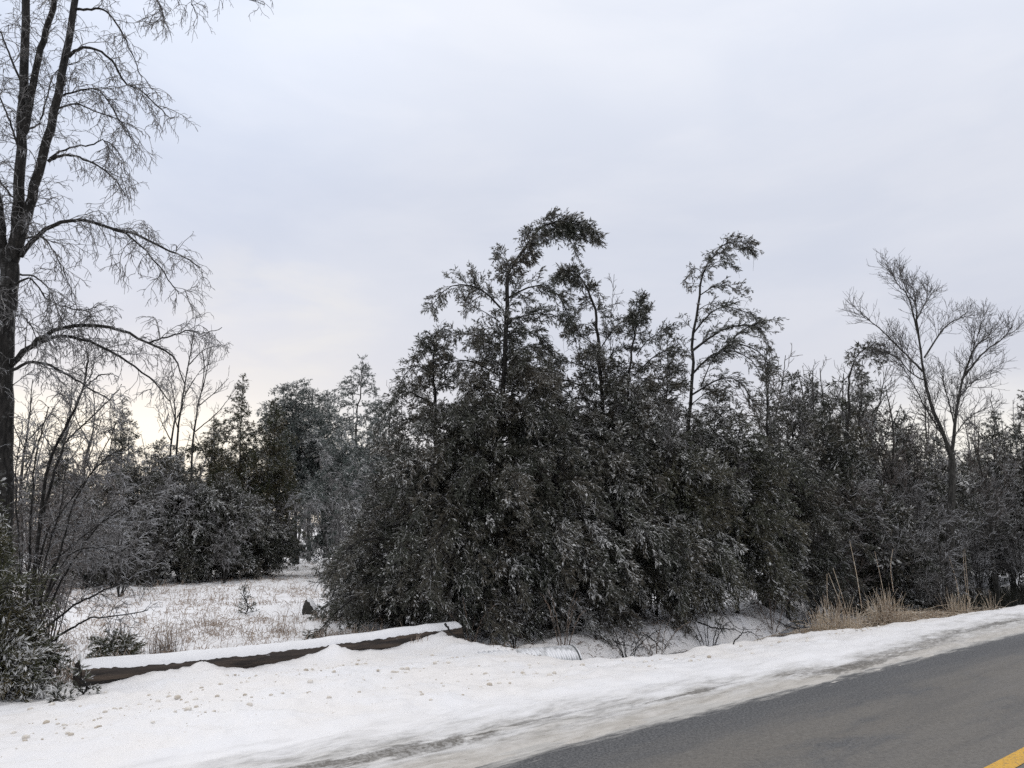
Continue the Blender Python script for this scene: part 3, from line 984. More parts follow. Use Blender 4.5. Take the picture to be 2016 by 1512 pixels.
# ------------------------------------------------------------------ the big bare tree on the left edge
YL = 8.8
T = lambda *pp, d=0.0, k=0.0: [P(x, y, YL + d + k * i_) for i_, (x, y) in enumerate(pp)]
gb = gbase(-18, YL)
gb2 = gbase(40, YL)
big = bare('bare_tree', 'tall dark bare tree forking into several stems at the left edge, twigs glazed with ice', [
    ([gb] + T((2, 1000), (4, 850), (8, 700), (14, 600), (22, 520)), .128, .098, .5),
    (T((20, 530), (33, 440), (40, 330), (45, 200), (50, 80), (55, -60), (62, -220)), .073, .04, .9),
    (T((24, 515), (48, 440), (62, 390), (84, 310), (108, 220), (128, 110), (146, 10), (165, -110)), .070, .036, .9),
    (T((45, 262), (56, 220), (70, 140), (88, 70), (108, 0), (125, -90)), .05, .03, .9),
    (T((14, 560), (6, 490), (0, 430), (-14, 330), (-30, 200)), .07, .04, .9),
    # arching limbs
    (T((40, 505), (70, 468), (110, 442), (158, 434), (215, 448), (270, 462), (330, 492), (365, 508), (396, 527), k=-.05), .032, .006, 1.1),
    (T((215, 448), (250, 462), (285, 490), (310, 520), (335, 555), (352, 580), k=-.02, d=-.2), .014, .005, 1.2),
    (T((22, 718), (60, 680), (105, 652), (170, 640), (235, 650), (290, 675), (340, 700), (362, 752), k=-.06), .036, .006, 1.1),
    (T((70, 680), (110, 662), (160, 668), (215, 690), (265, 722), (310, 760), (335, 790), k=-.03, d=-.1), .024, .006, 1.1),
    (T((290, 675), (330, 664), (370, 652), (400, 656), (436, 646), d=-.3), .012, .004, 1.1),
    (T((20, 730), (70, 712), (130, 735), (170, 760), (205, 782), (225, 790), d=-.4), .02, .005, 1.1),
    (T((95, 318), (120, 306), (150, 308), (190, 325), (225, 352), (248, 385)), .022, .005, 1.3),
    (T((98, 312), (140, 290), (180, 286), (205, 275), (236, 305), (250, 345), d=.2), .014, .004, 1.2),
    (T((135, 112), (155, 97), (188, 97), (220, 120), (250, 165), (280, 180), (310, 210), (336, 233), d=-.1), .022, .005, 1.2),
    (T((118, 190), (140, 182), (185, 175), (210, 195), (240, 250), (268, 285), d=.1), .014, .005, 1.2),
    (T((150, 18), (175, 18), (205, 20), (228, 45), (248, 80), (262, 110), (278, 152)), .018, .005, .9),
    (T((112, 215), (150, 205), (200, 225), (240, 240), (262, 280), d=-.25), .013, .004, 1.1),
    (T((165, -100), (215, -90), (262, -60), (300, -20), (318, 20), (322, 45)), .022, .006, 1.1),
    (T((262, -60), (310, -62), (350, -40), (375, 0), (388, 36), d=-.2), .010, .004, .7),
    (T((262, -70), (340, -90), (410, -60), (470, -10), (520, 8), d=-.3), .010, .004, .45),
    (T((40, 540), (70, 545), (100, 575), (120, 630), (148, 652), d=-.3), .012, .004, 1.2),
    (T((50, 470), (85, 468), (108, 500), (128, 540), (145, 590), d=-.4), .012, .004, 1.1),
    (T((30, 560), (60, 548), (95, 590), (150, 610), (190, 606), d=-.2), .012, .004, 1.2),
    (T((12, 640), (40, 620), (60, 640), (80, 680), d=-.5), .012, .004, 1.2),
    (T((46, 260), (80, 235), (105, 150), (150, 120), d=.3), .014, .005, .9),
    (T((40, 300), (20, 240), (-10, 170), (-40, 110), d=-.2), .016, .005, 1.2),
    (T((36, 400), (10, 370), (-20, 330), (-50, 330), d=-.3), .014, .005, 1.2),
    (T((48, 180), (20, 110), (0, 60), (-30, 40), d=-.3), .016, .005, 1.3),
    (T((20, 560), (-10, 570), (-40, 610), d=-.3), .014, .005, 1.3),
], seed=1, twig=M_TWIGL, a2=.088, l2=(.42, .60), a3=.066, l3=(.11, .26), a4=.055, l4=(.04, .07), droop=.45, wig=.23, r2=.0064, r3=.0040, r4=.0030, tmin=.10,
    ang=(.45, .6))

# ------------------------------------------------------------------ forked elm on the right
YR = 17.4
T = lambda *pp, d=0.0, k=0.0: [P(x, y, YR + d + k * i_) for i_, (x, y) in enumerate(pp)]
bare('bare_tree', 'bare vase shaped tree with a forked grey trunk rising above the thicket at the right', [
    ([gbase(1871, YR)] + T((1871, 1050), (1874, 960), (1874, 894)), .105, .070, .05),
    (T((1874, 900), (1850, 838), (1828, 780), (1817, 723), (1807, 647), (1802, 595), (1799, 572)), 0.0515, .008, 1.0),
    (T((1874, 890), (1885, 799), (1897, 742), (1919, 685), (1944, 665), (1950, 655)), 0.0406, .007, 1.0),
    (T((1817, 731), (1782, 696), (1744, 658), (1706, 626), (1684, 605), k=.1), 0.0273, .006, 1.0),
    (T((1809, 666), (1790, 590), (1768, 560), (1748, 528), k=-.1), 0.0234, .006, 1.0),
    (T((1820, 704), (1858, 647), (1890, 625), (1908, 612), k=.15), 0.0234, .006, 1.0),
    (T((1805, 628), (1820, 600), (1830, 585), (1835, 560), k=.15), 0.0195, .006, 1.0),
    (T((1897, 742), (1934, 697), (1972, 668), (1994, 642), k=-.1), 0.0273, .006, 1.0),
    (T((1907, 712), (1928, 650), (1936, 620), k=.2), 0.0195, .006, 1.0),
    (T((1874, 887), (1843, 837), (1820, 799), (1790, 742), (1770, 715), k=-.12), 0.0234, .006, 1.0),
    (T((1880, 840), (1862, 770), (1850, 730), k=.2), 0.0195, .006, 1.0),
    (T((1890, 780), (1925, 745), (1965, 720), k=.2), 0.0172, .006, 1.0),
    (T((1878, 860), (1910, 820), (1950, 800), k=-.2), 0.0156, .006, 1.0),
    (T((1822, 750), (1795, 735), (1760, 700), (1715, 690), k=-.2), 0.0172, .006, 1.0),
    (T((1804, 600), (1780, 560), (1772, 530), k=.1), 0.0140, .005, 1.0),
], seed=2, bark=M_ELM, twig=M_TWIG, a2=.078, l2=(.50, .62), a3=.095, l3=(.20, .30), a4=.10, l4=(.08, .12), droop=.0, lift=.42, wig=.045,
    r2=.0085, r3=.0054, r4=.0040, tmin=.1, ang=(.35, .35))

# ------------------------------------------------------------------ saplings behind the pull-off
YS = 30.5
T = lambda *pp, d=0.0, k=0.0: [P(x, y, YS + d + k * i_) for i_, (x, y) in enumerate(pp)]
for lab, stems_, sd in [
    ('thin bare sapling with the highest tip beside the long arching limb', [T((345, 1100), (348, 880), (362, 770), (376, 690), (386, 625)), T((362, 780), (395, 730), (425, 710)), T((370, 720), (400, 690), (432, 680)), T((352, 850), (335, 790), (326, 752))], 21),
    ('slender bare sapling just left of the sunlit gap, leaning left', [T((335, 1100), (335, 900), (345, 820), (340, 770), (330, 740)), T((343, 830), (360, 800), (366, 760)), T((338, 870), (318, 830), (310, 800))], 22),
    ('slender bare sapling to the left of the pointed cedar', [T((375, 1100), (378, 900), (390, 800), (405, 740), (418, 672)), T((390, 800), (420, 775), (450, 745)), T((398, 770), (402, 720), (398, 690)), T((384, 850), (430, 810), (468, 760))], 23)]:
    bare('bare_sapling', lab, [(q, 0.06 if i_ == 0 else .026, .009, 1.0) for i_, q in enumerate(stems_)], group='bare saplings near the big tree', seed=sd,
         a2=.27, l2=(.7, .6), a3=.19, l3=(.24, .34), a4=.15, l4=(.10, .15), droop=.0, lift=.3, wig=.1, r2=.014, r3=.009, r4=.0075, tmin=.35, bark=M_BARK, twig=M_TWIG, ang=(.35, .4))

# ------------------------------------------------------------------ shrubs at the left, by the big tree
YO = 9.3
T = lambda *pp, d=0.0, k=0.0: [P(x, y, YO + d + k * i_) for i_, (x, y) in enumerate(pp)]
bare('shrub', 'many stemmed dark shrub leaning right beside the big tree, tallest fork against the glow', [
    (T((60, 1235), (80, 1020), (96, 915), (132, 836), (163, 767), (174, 715), (170, 690)), .024, .009, .7),
    (T((166, 762), (182, 732), (188, 705), (204, 700)), .010, .006, .5), (T((163, 767), (195, 740), (223, 735), d=-.1), .010, .006, .4),
    (T((85, 1010), (118, 900), (139, 860), (194, 808), (240, 758)), .018, .006, 1.0),
    (T((50, 1240), (60, 1050), (70, 900), (95, 800)), .018, .006, 1.0),
    (T((70, 1240), (120, 1080), (150, 980), (210, 900), (260, 880)), .016, .006, 1.2),
    (T((75, 1235), (140, 1110), (190, 1040), (230, 1000)), .015, .006, 1.2),
    (T((65, 1240), (100, 1120), (160, 1060), (260, 990), (330, 970)), .015, .005, 1.2),
    (T((80, 1245), (150, 1190), (200, 1165), (260, 1140), (305, 1132), d=-.2), .015, .005, 1.0),
    (T((95, 1265), (150, 1232), (182, 1216), (235, 1212), (290, 1200), d=-.5), .015, .005, 1.0),
    (T((70, 1240), (90, 1100), (120, 1000), (130, 920)), .014, .005, 1.2),
    (T((60, 1240), (110, 1140), (140, 1090), (200, 1080), (250, 1100), d=-.2), .014, .005, 1.2),
    (T((40, 1240), (40, 1100), (30, 950), (40, 860)), .014, .005, 1.2),
    (T((60, 1235), (90, 1060), (180, 930), (230, 830)), .014, .005, 1.2),
], cat='shrub', seed=31, a2=.10, l2=(.40, .35), a3=.07, l3=(.10, .15), a4=.055, l4=(.04, .06), droop=.3, wig=.15, r2=.006, r3=.0042, r4=.0032, tmin=.22, bark=M_BARK, twig=M_TWIG)
k_ = 0
for px, Y, n, h, sp, lab, tw_ in [
    (165, 16.5, 9, 2.2, 1.1, 'grey twiggy shrub behind the leaning dark shrub, below the big tree', M_TWIG),
    (60, 17.5, 10, 3.0, 1.3, 'tall brownish bare shrub seen between the big tree and the glow', M_TWIGR),
    (235, 15.0, 9, 2.7, 1.2, 'rounded grey shrub frosted with rime, in front of the left evergreens', M_TWIGL),
    (300, 17.5, 8, 2.6, 1.2, 'frosted shrub between two left evergreens, behind the saplings', M_TWIG),
    (440, 18.5, 8, 2.3, 1.1, 'low frosted shrub in front of the pointed cedar', M_TWIGL),
    (525, 21.0, 9, 2.4, 1.1, 'drooping rime covered shrub at the left side of the snowy gap', M_TWIGL),
    (580, 29.0, 8, 3.0, 1.4, 'faint grey shrub closing the far end of the snowy gap', M_TWIGL),
    (610, 35.0, 9, 3.2, 1.7, 'brownish shrub standing far back in the snowy gap', M_TWIGR),
    (35, 11.2, 11, 2.7, .8, 'tall brown tangled shrub in front of the big trunk at the left edge', M_TWIGR),
    (95, 12.6, 10, 2.9, .9, 'brown tangled shrub behind the low fork of the leaning dark shrub', M_TWIGR),
    (105, 19.5, 11, 3.6, 1.5, 'tall grey brush behind the leaning dark shrub', M_TWIGL),
    (190, 16.0, 10, 2.3, 1.2, 'frosted brush beside the leaning dark shrub at the far side of the field', M_TWIGL),
    (668, 17.6, 13, 3.1, 1.15, 'pale frosted shrub with fine arching twigs at the right side of the snowy gap', M_TWIGL),
    (715, 16.6, 10, 2.9, 1.15, 'blue grey frosted shrub against the left end of the juniper thicket', M_TWIGL)]:
    k_ += 1
    if px < 620 and Y > 14:
        Y, h, sp = Y * 1.42, h * 1.42, sp * 1.42
    shrub('shrub', lab, gbase(px, Y), n, h, sp, group='bare shrubs left of the juniper thicket', seed=40 + k_, a2=.13, l2=(.5, .4), a3=.085, l3=(.12, .2), a4=.08 if Y < 20 else 0, l4=(.05, .08), droop=.35, wig=.14,
          r2=.0085, r3=.0045 + .00018 * Y, r4=.0035 + .00015 * Y, bark=M_BARK, twig=tw_, tmin=.15)
for px, Y, n, h, sp, lab, tw_ in [
    (1610, 17.0, 9, 3.0, 1.2, 'grey twiggy shrub just right of the dense juniper thicket', M_TWIG),
    (1685, 17.8, 9, 3.2, 1.3, 'brown twiggy shrub under the arched evergreen', M_TWIGR),
    (1760, 18.2, 10, 3.1, 1.4, 'frosted shrub left of the forked grey trunk', M_TWIGL),
    (1820, 20.5, 9, 3.0, 1.3, 'dense grey shrub immediately behind the forked grey trunk', M_TWIG),
    (1930, 26.0, 10, 3.3, 1.3, 'grey shrub between the forked grey trunk and the pond edge', M_TWIG),
    (1998, 26.5, 10, 3.6, 1.5, 'pale lilac tinged frosted shrub at the right edge above the pond', M_TWIGL),
    (1720, 22.0, 9, 4.4, 1.5, 'tall thin shrub with brown tips behind the arched evergreen', M_TWIGR),
    (1575, 20.0, 9, 4.6, 1.3, 'tall pale shrub rising behind the spire like juniper', M_TWIGL),
    (1640, 22.0, 9, 4.7, 1.4, 'tall pale shrub with upright tips left of the arched evergreen', M_TWIGL),
    (1790, 22.0, 9, 4.2, 1.5, 'tall pale shrub behind the lower crown of the forked bare tree', M_TWIGL),
    (1130, 14.2, 9, 3.9, 1.1, 'grey twigged shrub growing up through the middle of the juniper thicket', M_TWIG),
    (1290, 14.6, 9, 3.8, 1.2, 'grey twigged shrub in the thicket behind the olive tinged juniper', M_TWIG),
    (1400, 15.2, 9, 3.5, 1.1, 'grey twigged shrub below the sparse leaning juniper', M_TWIG),
    (930, 14.0, 9, 3.6, 1.1, 'grey twigged shrub growing between the tallest juniper and the left shoulder', M_TWIG),
    (790, 14.4, 9, 3.2, 1.1, 'grey twigged shrub behind the snow specked juniper at the left end of the thicket', M_TWIGL),
    (1880, 25.0, 10, 3.9, 1.5, 'tall frosted shrub on the far shore behind the vase shaped tree', M_TWIGL),
    (1955, 27.0, 11, 4.6, 1.6, 'tall frosted brush on the far shore left of the right edge', M_TWIGL),
    (2015, 25.0, 11, 4.2, 1.6, 'frosted brush cut by the right edge above the pond', M_TWIG),
    (1800, 20.5, 10, 3.6, 1.3, 'frosted brush left of the lower trunk of the vase shaped tree', M_TWIGL),
    (1650, 20.0, 10, 3.8, 1.3, 'frosted brush between the thicket and the arched evergreen', M_TWIGL),
    (1862, 16.9, 9, 2.2, .9, 'low frosted shrub directly in front of the forked grey trunk', M_TWIG),
    (1925, 24.0, 9, 3.2, 1.3, 'twiggy frosted shrub on the far shore of the pond', M_TWIGL),
    (1195, 15.5, 5, 6.2, .5, 'thin bare whips standing up behind the left curling juniper tip', M_TWIG)]:
    k_ += 1
    shrub('shrub', lab, gbase(px, Y), n, h, sp, group='bare shrubs in and right of the juniper thicket', seed=40 + k_, a2=.14, l2=(.55, .4), a3=.095, l3=(.14, .2), a4=.09, l4=(.05, .08), droop=.15, lift=.1, wig=.13,
          r2=.008, r3=.0055, r4=.0042, bark=M_BARK, twig=tw_, tmin=.15)

# ------------------------------------------------------------------ other evergreens
def cone(px, Y, top, rad, lab, sd, name='juniper_tree', sn=.1, fol=M_JUN, shape=((.06, .75), (.2, 1), (.5, .8), (.8, .4), (1, .08)), nb=80, lean=0, grp='evergreens around the clearing', **kw):
    if px < 600 and 18 <= Y <= 23:
        Y, rad, nb = Y * 1.36, rad * 1.36, int(nb * 1.25)
    elif px < 780 and Y > 21:
        Y, rad, nb = Y * 1.28, rad * 1.28, int(nb * 1.2)
    b0 = gbase(px, Y)
    tp_ = P(px + lean, top, Y)
    h_ = tp_[2] - b0[2]
    return evergreen(name, lab, [b0, b0 + (tp_ - b0) * .33 + np.array([.04, .03, 0]), b0 + (tp_ - b0) * .66 + np.array([-.03, 0, 0]), tp_], .028 * h_ ** .8,
                     prof=[(a_ * h_, r_ * rad) for a_, r_ in shape], nb=nb, seed=sd, fol=fol, snow=sn, group=grp, **kw)


ROUND = ((.08, .8), (.25, 1), (.5, .95), (.75, .62), (1, .15))
TIER = ((.25, .5), (.4, 1.0), (.47, .45), (.56, .95), (.63, .4), (.72, .7), (.8, .3), (.88, .38), (1, .06))
far_kw = dict(fine=.62, leaf=(.066, .018), ice=2.0)
cone(185, 18.5, 985, 1.1, 'low dark evergreen behind the leaning shrub, leftmost in the clearing', 51, sn=.16, shape=ROUND, twiggy=2, **far_kw)
cone(265, 20.5, 915, 1.3, 'snow flecked evergreen second from the left at the back of the clearing', 52, sn=.2, shape=ROUND, twiggy=2, **far_kw)
cone(350, 20.0, 905, 1.35, 'broad evergreen with snowy drooping sprays in the middle of the left group', 53, sn=.26, shape=ROUND, nb=95, twiggy=2, **far_kw)
cone(440, 20.6, 940, 1.25, 'dark broad evergreen in the left group below the pointed cedar', 54, sn=.18, shape=ROUND, twiggy=2, **far_kw)
cone(505, 22.0, 985, .95, 'small drooping evergreen at the right end of the left group', 55, sn=.24, shape=ROUND, twiggy=2, **far_kw)
cone(118, 26, 870, 1.3, 'dark evergreen low in the glow behind the leaning shrub', 88, sn=.1, shape=ROUND, twiggy=2, **far_kw)
cone(318, 27, 868, 1.3, 'dark evergreen low in the brightest part of the glow', 89, sn=.1, shape=ROUND, twiggy=2, **far_kw)
cone(243, 26, 785, 1.1, 'evergreen with a feathery top silhouetted in front of the left glow', 56, sn=.06, **far_kw)
cone(478, 27, 742, 1.1, 'pointed dark cedar standing highest right of the glow', 57, name='cedar_tree', sn=.03, fol=M_CED, nb=100, shape=((.1, 1), (.5, .85), (.7, .55), (.8, .42), (1, .06)), **far_kw)
cone(540, 27.5, 792, 1.1, 'olive brown cedar with a blunt top right of the pointed cedar', 58, name='cedar_tree', sn=.02, fol=M_CED, shape=((.1, 1), (.6, .8), (.85, .5), (1, .12)), nb=100, **far_kw)
cone(425, 28.5, 830, 1.5, 'low dark cedar left of the pointed cedar', 59, name='cedar_tree', sn=.02, fol=M_CED, shape=ROUND, nb=100, **far_kw)
cone(585, 31, 755, 1.9, 'grey green pine with a flat leaning crown above the snowy gap', 60, name='pine_tree', sn=.25, fol=M_PINE, shape=((.3, .7), (.5, 1), (.75, .9), (.92, .6), (1, .2)), nb=90, rise=.3, **far_kw)
cone(640, 32, 775, 1.5, 'rounded frosted pine between the flat crowned pine and the tiered pine', 61, name='pine_tree', sn=.25, fol=M_PINE, shape=((.3, .8), (.5, 1), (.8, .7), (1, .2)), nb=80, **far_kw)
YT = 34.0
evergreen('pine_tree', 'tiered white pine with drooping shelves of needles left of the juniper thicket', [gbase(708, YT)] + trk(YT, (709, 1000), (709, 850), (710, 760), (712, 704)), .13,
          boughs=[trk(YT, (711, 722), (702, 724), (694, 732)), trk(YT, (711, 722), (720, 722), (730, 730)), trk(YT, (710, 740), (696, 742), (682, 752)), trk(YT, (710, 738), (724, 736), (736, 746)),
                  trk(YT, (710, 758), (690, 758), (672, 766), (656, 774)), trk(YT, (710, 756), (726, 752), (742, 764)), trk(YT, (710, 778), (690, 774), (668, 782), (648, 796)), trk(YT, (710, 775), (730, 774), (748, 786)),
                  trk(YT, (710, 765), (700, 770), (690, 780)), trk(YT, (710, 800), (688, 796), (664, 806), (640, 824)), trk(YT, (710, 798), (730, 798), (752, 812)), trk(YT, (710, 822), (684, 822), (656, 838), (632, 852)), trk(YT, (710, 820), (735, 822), (756, 838)),
                  trk(YT, (710, 845), (680, 848), (650, 866)), trk(YT, (710, 745), (715, 752), (722, 762)), trk(YT, (710, 790), (720, 796), (726, 806))],
          prof=[(1.5, 2.0), (3.0, 2.1), (4.4, 1.7), (5.4, 1.1)], nb=55, seed=62, fol=M_PINE, snow=.32, group='evergreens around the clearing', droop=.5, rise=.12, **far_kw)
cone(668, 24, 850, 1.3, 'low grey pine under the tiered white pine', 63, name='pine_tree', sn=.25, fol=M_PINE, shape=ROUND, **far_kw)
cone(745, 22, 790, 1.4, 'frosted pine merging with the left end of the juniper thicket', 64, name='pine_tree', sn=.22, fol=M_PINE, shape=ROUND, **far_kw)
cone(705, 15.6, 1060, .72, 'low snow covered juniper spreading onto the field beside the boulder', 65, sn=.5, shape=ROUND, nb=60, droop=.5, rise=.1, grp=JG)
cone(752, 14.9, 970, .85, 'snow dusted juniper at the foot of the thicket above the low spreading one', 66, sn=.3, shape=ROUND, nb=80, droop=.7, grp=JG)
cone(1508, 17.2, 690, .75, 'thin spire like juniper rising right of the sparse leaning one', 67, sn=.05, nb=70, shape=((.2, 1.3), (.5, 1), (.75, .4), (.9, .12), (1, .03)))
cone(1625, 19.0, 800, 1.2, 'dark evergreen right of the thicket below the tall pale shrubs', 68, sn=.08, shape=ROUND, twiggy=2, **far_kw)
cone(1668, 19.5, 790, .85, 'rust tinged olive evergreen under the arched tip', 69, sn=.03, fol=M_JUN2, **far_kw)
cone(1735, 19.0, 965, 1.2, 'dark low evergreen above the tall reed clumps', 70, sn=.1, shape=ROUND, twiggy=2, **far_kw)
cone(1790, 18.3, 1075, .8, 'low evergreen with snowy sprays hanging over the reeds', 71, sn=.35, shape=ROUND, nb=55, droop=.6)
cone(1690, 23, 742, 1.3, 'frosted evergreen behind the arched evergreen', 78, sn=.2, shape=ROUND, twiggy=2, **far_kw)
cone(1780, 23, 815, 1.4, 'frosted round evergreen left of the forked grey trunk', 79, sn=.25, shape=ROUND, twiggy=2, **far_kw)
cone(1845, 24, 860, 1.3, 'grey frosted evergreen behind the fork of the vase shaped tree', 80, sn=.25, shape=ROUND, twiggy=2, **far_kw)
cone(1600, 21.5, 752, 1.2, 'frosted evergreen between the spire and the arched evergreen', 87, sn=.15, shape=ROUND, twiggy=2, **far_kw)
cone(1960, 28, 815, 1.5, 'ragged dark evergreen behind the pond at the right', 72, sn=.15, nb=110, **far_kw)
cone(2022, 28, 775, 1.5, 'evergreen cut off by the right edge behind the pond', 73, sn=.15, nb=110, **far_kw)
cone(1905, 27, 900, 1.3, 'low evergreen seen just right of the forked grey trunk', 74, sn=.15, shape=ROUND, **far_kw)
cone(1560, 21, 738, 1.2, 'evergreen filling the gap behind the spire like juniper', 75, sn=.06, shape=ROUND, **far_kw)
YJ = 19.0
evergreen('juniper_tree', 'evergreen bent into a full arch, its tip hanging to the right', [gbase(1660, YJ)] + trk(YJ, (1662, 900), (1664, 800), (1670, 745), (1685, 702), (1708, 682), (1728, 684), (1748, 705)), .06,
          boughs=[trk(YJ, (1670, 745), (1690, 735), (1705, 745)), trk(YJ, (1664, 800), (1690, 780), (1710, 790)), trk(YJ, (1664, 800), (1640, 785), (1628, 795)), trk(YJ, (1690, 700), (1712, 705), (1722, 722)), trk(YJ, (1668, 760), (1650, 750), (1640, 760))],
          prof=[(.4, .9), (1.5, 1.0), (2.8, .8), (3.8, .5), (4.4, .25)], nb=75, seed=76, top=(.5, 26, .17), group='evergreens around the clearing', snow=.2, **far_kw)
# trunk-thick old juniper by the ditch
evergreen('juniper_tree', 'old juniper with a thick dark bare trunk at the edge of the ditch', [gbase(1340, 13.9), P(1343, 1200, 13.9), P(1352, 1100, 14.0), P(1345, 980, 14.1), P(1340, 880, 14.1)], .17,
          prof=[(1.5, .8), (2.0, 1.2), (2.4, 1.0), (3.0, .3)], nb=55, seed=77, group=JG, snow=.12, fol=M_JUN2)
# cedar at the left edge
CG = 'green brown cedars at the left edge'
cone(-14, 8.5, 1045, .30, 'green brown cedar against the big bare trunk at the left edge', 81, name='cedar_tree', sn=.12, fol=M_CED, fine=1.25, leaf=(.030, .0085), nb=52, shape=ROUND, grp=CG, droop=.3)
cone(-50, 8.0, 900, .48, 'tallest green brown cedar, half cut off by the left edge', 82, name='cedar_tree', sn=.10, fol=M_CED, fine=1.25, leaf=(.030, .0085), nb=80, grp=CG, droop=.3)
cone(46, 8.5, 1243, .27, 'low cedar bush touching the left end of the log', 83, name='cedar_bush', sn=.14, fol=M_CED, fine=1.25, leaf=(.030, .0085), nb=60, shape=ROUND, grp=CG, cat='bush')
cone(5, 7.9, 1285, .30, 'small cedar bush with snow on its lower sprays at the left edge', 84, name='cedar_bush', sn=.25, fol=M_CED, fine=1.25, leaf=(.030, .0085), nb=55, shape=ROUND, grp=CG, cat='bush')
cone(225, 10.1, 1256, .30, 'olive cedar bush behind the left part of the log', 85, name='cedar_bush', sn=.25, fol=M_CED, nb=26, shape=ROUND, grp=CG, cat='bush')
# seedlings
SG = 'conifer seedlings poking out of the snow'
for px, Y, top, rad, lab, sd, fo, sn in [
    (483, 17.2, 1148, .28, 'small conifer seedling alone in the middle of the snowy field', 91, M_JUN2, .3),
    (160, 8.0, 1308, .10, 'tiny conifer seedling in front of the left end of the log', 92, M_JUN2, .6),
    (112, 7.65, 1358, .09, 'tiny snowy seedling on the pull-off snow left of the log end', 93, M_JUN, .7),
    (66, 8.15, 1340, .12, 'tiny snowy seedling between the cedar bush and the log end', 94, M_JUN, .7)]:
    cone(px, Y, top, rad, lab, sd, name='young_conifer', fol=fo, sn=sn, nb=22, grp=SG, leaf=(.035, .013), plume=.45, twiggy=0, shape=((.05, 1), (.4, .7), (1, .1)), droop=.1)

# ------------------------------------------------------------------ background rows, copies of a few kinds
protoB = []
for k in range(3):
    h_ = 6.5
    b0 = np.array([0, 300 + 10 * k, 0.0])
    r_ = np.random.default_rng(700 + k)
    st = [([b0, b0 + [.1, 0, 1.6], b0 + [.05 * k, .1, 3.5], b0 + [.2, 0, 5.0], b0 + [.1, .1, h_]], .09, .012, 1.0)]
    for j in range(7):
        z0 = 1.6 + 3.2 * j / 7
        a_ = j * 2.4 + k
        e = np.array([math.cos(a_), math.sin(a_), 0])
        st.append(([b0 + [.05, .02, z0], b0 + e * .5 + [0, 0, z0 + .8], b0 + e * 1.0 + [0, 0, z0 + 1.8]], .03, .008, 1.0))
    protoB.append(bare('bare_tree', '', st, seed=110 + k, bark=M_ELM, twig=M_TWIGL if k != 1 else M_TWIGR, a2=.26, l2=(.8, .5), a3=.16, l3=(.3, .3), a4=.18, l4=(.12, .12), lift=.25, droop=0, wig=.1, r2=.014, r3=.010, r4=.008, ang=(.4, .4)))
BG = 'grey bare trees at the back of the wood'
slots = [(95, 31, 1.15, 'grey bare tree farthest left in the back row, in the glow behind the big tree'), (150, 35, 1.2, 'hazy bare tree in the back row between the big tree and the glow'),
         (30, 28, 1.05, 'bare tree in the back row mostly hidden by the big trunk'), (205, 30, .85, 'shorter bare tree in the back row left of the feathery evergreen'),
         (310, 34, .75, 'low bare tree in the back row in the brightest part of the glow'), (395, 33, .95, 'bare tree in the back row behind the saplings'),
         (560, 36, 1.15, 'bare tree in the back row behind the blunt cedar'), (608, 33, 1.12, 'pale frosted bare tree showing above the flat crowned pine'),
         (765, 26, .92, 'pale bare tree top beside the left shoulder of the thicket'), (1455, 24, .62, 'bare tree low in the gap below the sparse leaning juniper'),
         (1600, 26, 1.12, 'pale bare tree in the back row left of the arched evergreen'), (1655, 28, 1.2, 'pale bare tree in the back row just left of the arch'),
         (1740, 24, 1.08, 'pale bare tree in the back row right of the arched evergreen'), (1850, 30, 1.1, 'bare tree in the back row behind the forked grey trunk'),
         (1925, 31, .95, 'low bare tree in the back row in the right hand glow'), (1995, 29, 1.05, 'bare tree in the back row at the right edge'),
         (1545, 23, 1.1, 'grey bare tree in the back row behind the spire like juniper'), (1700, 22, 1.0, 'bare tree in the back row directly behind the arched evergreen'),
         (1625, 21, .98, 'bare tree rising from the brush left of the arched evergreen'), (1775, 21, .92, 'bare tree rising from the brush left of the forked grey trunk'),
         (1830, 23, .75, 'low bare tree between the forked stems of the big vase shaped tree'), (1905, 25, .74, 'low bare tree just right of the forked grey trunk'), (1965, 25, .85, 'low bare tree over the far shore of the pond'),
         (1130, 24, .85, 'bare tree showing through the notch right of the tallest juniper')]
used = set()
for i_, (px, Y, sc_, lab) in enumerate(slots):
    if px < 800:
        Y, sc_ = Y * 1.3, sc_ * 1.3
    g_ = gbase(px, Y)
    k = i_ % 3
    if k not in used:
        used.add(k)
        o = protoB[k]
        o.location, o.scale, o.rotation_euler = g_, (sc_, sc_, sc_), (0, 0, i_ * 1.3)
        o['label'], o['group'] = lab, BG
    else:
        dup(protoB[k], g_, i_ * 1.3, sc_, lab, BG)

# far wood: nobody could count it
rng = np.random.default_rng(77)
fw, fl = MB(), MB()
nt = 520
azt = np.radians(rng.uniform(-52, 52, nt))
dt = rng.uniform(54, 95, nt)
bx, by = np.sin(azt) * dt, np.cos(azt) * dt
keep = ~((np.abs(bx / by + .27) < .04) & (dt < 58))
keep &= (bx * DU[0] + by * DU[1]) > 11.5
bx, by = bx[keep], by[keep]
bz = terrain(bx, by) - .1
hh = rng.uniform(5, 10, len(bx)) * (.75 + .5 * fbm(bx * .06, by * .06, 12))
b0 = np.stack([bx, by, bz], 1)
St = grow(b0, np.array([[0, 0, 1.0]]) + rng.normal(size=(len(bx), 3)) * .04, hh, 8, 0, .05)
tubes(fw, St, (.012 * hh)[:, None] * np.linspace(1, .15, 8)[None], 4)
idx, t, p, tan = spawn(St, hh, .16, .12, 1.0)
l2 = (1.5 * (1.05 - t)) * (.5 + .7 * rng.random(len(idx)))
ev = rng.random(len(bx)) < .5
L2 = grow(p, side_dir(tan, np.where(ev[idx], 1.3, .7)), l2, 5, .2, .1)
tubes(fw, L2, np.full((len(idx), 1), .014) * np.linspace(1, .5, 5)[None], 3)
idx3, t3, p3, tan3 = spawn(L2, l2, .13, .1, 1.0)
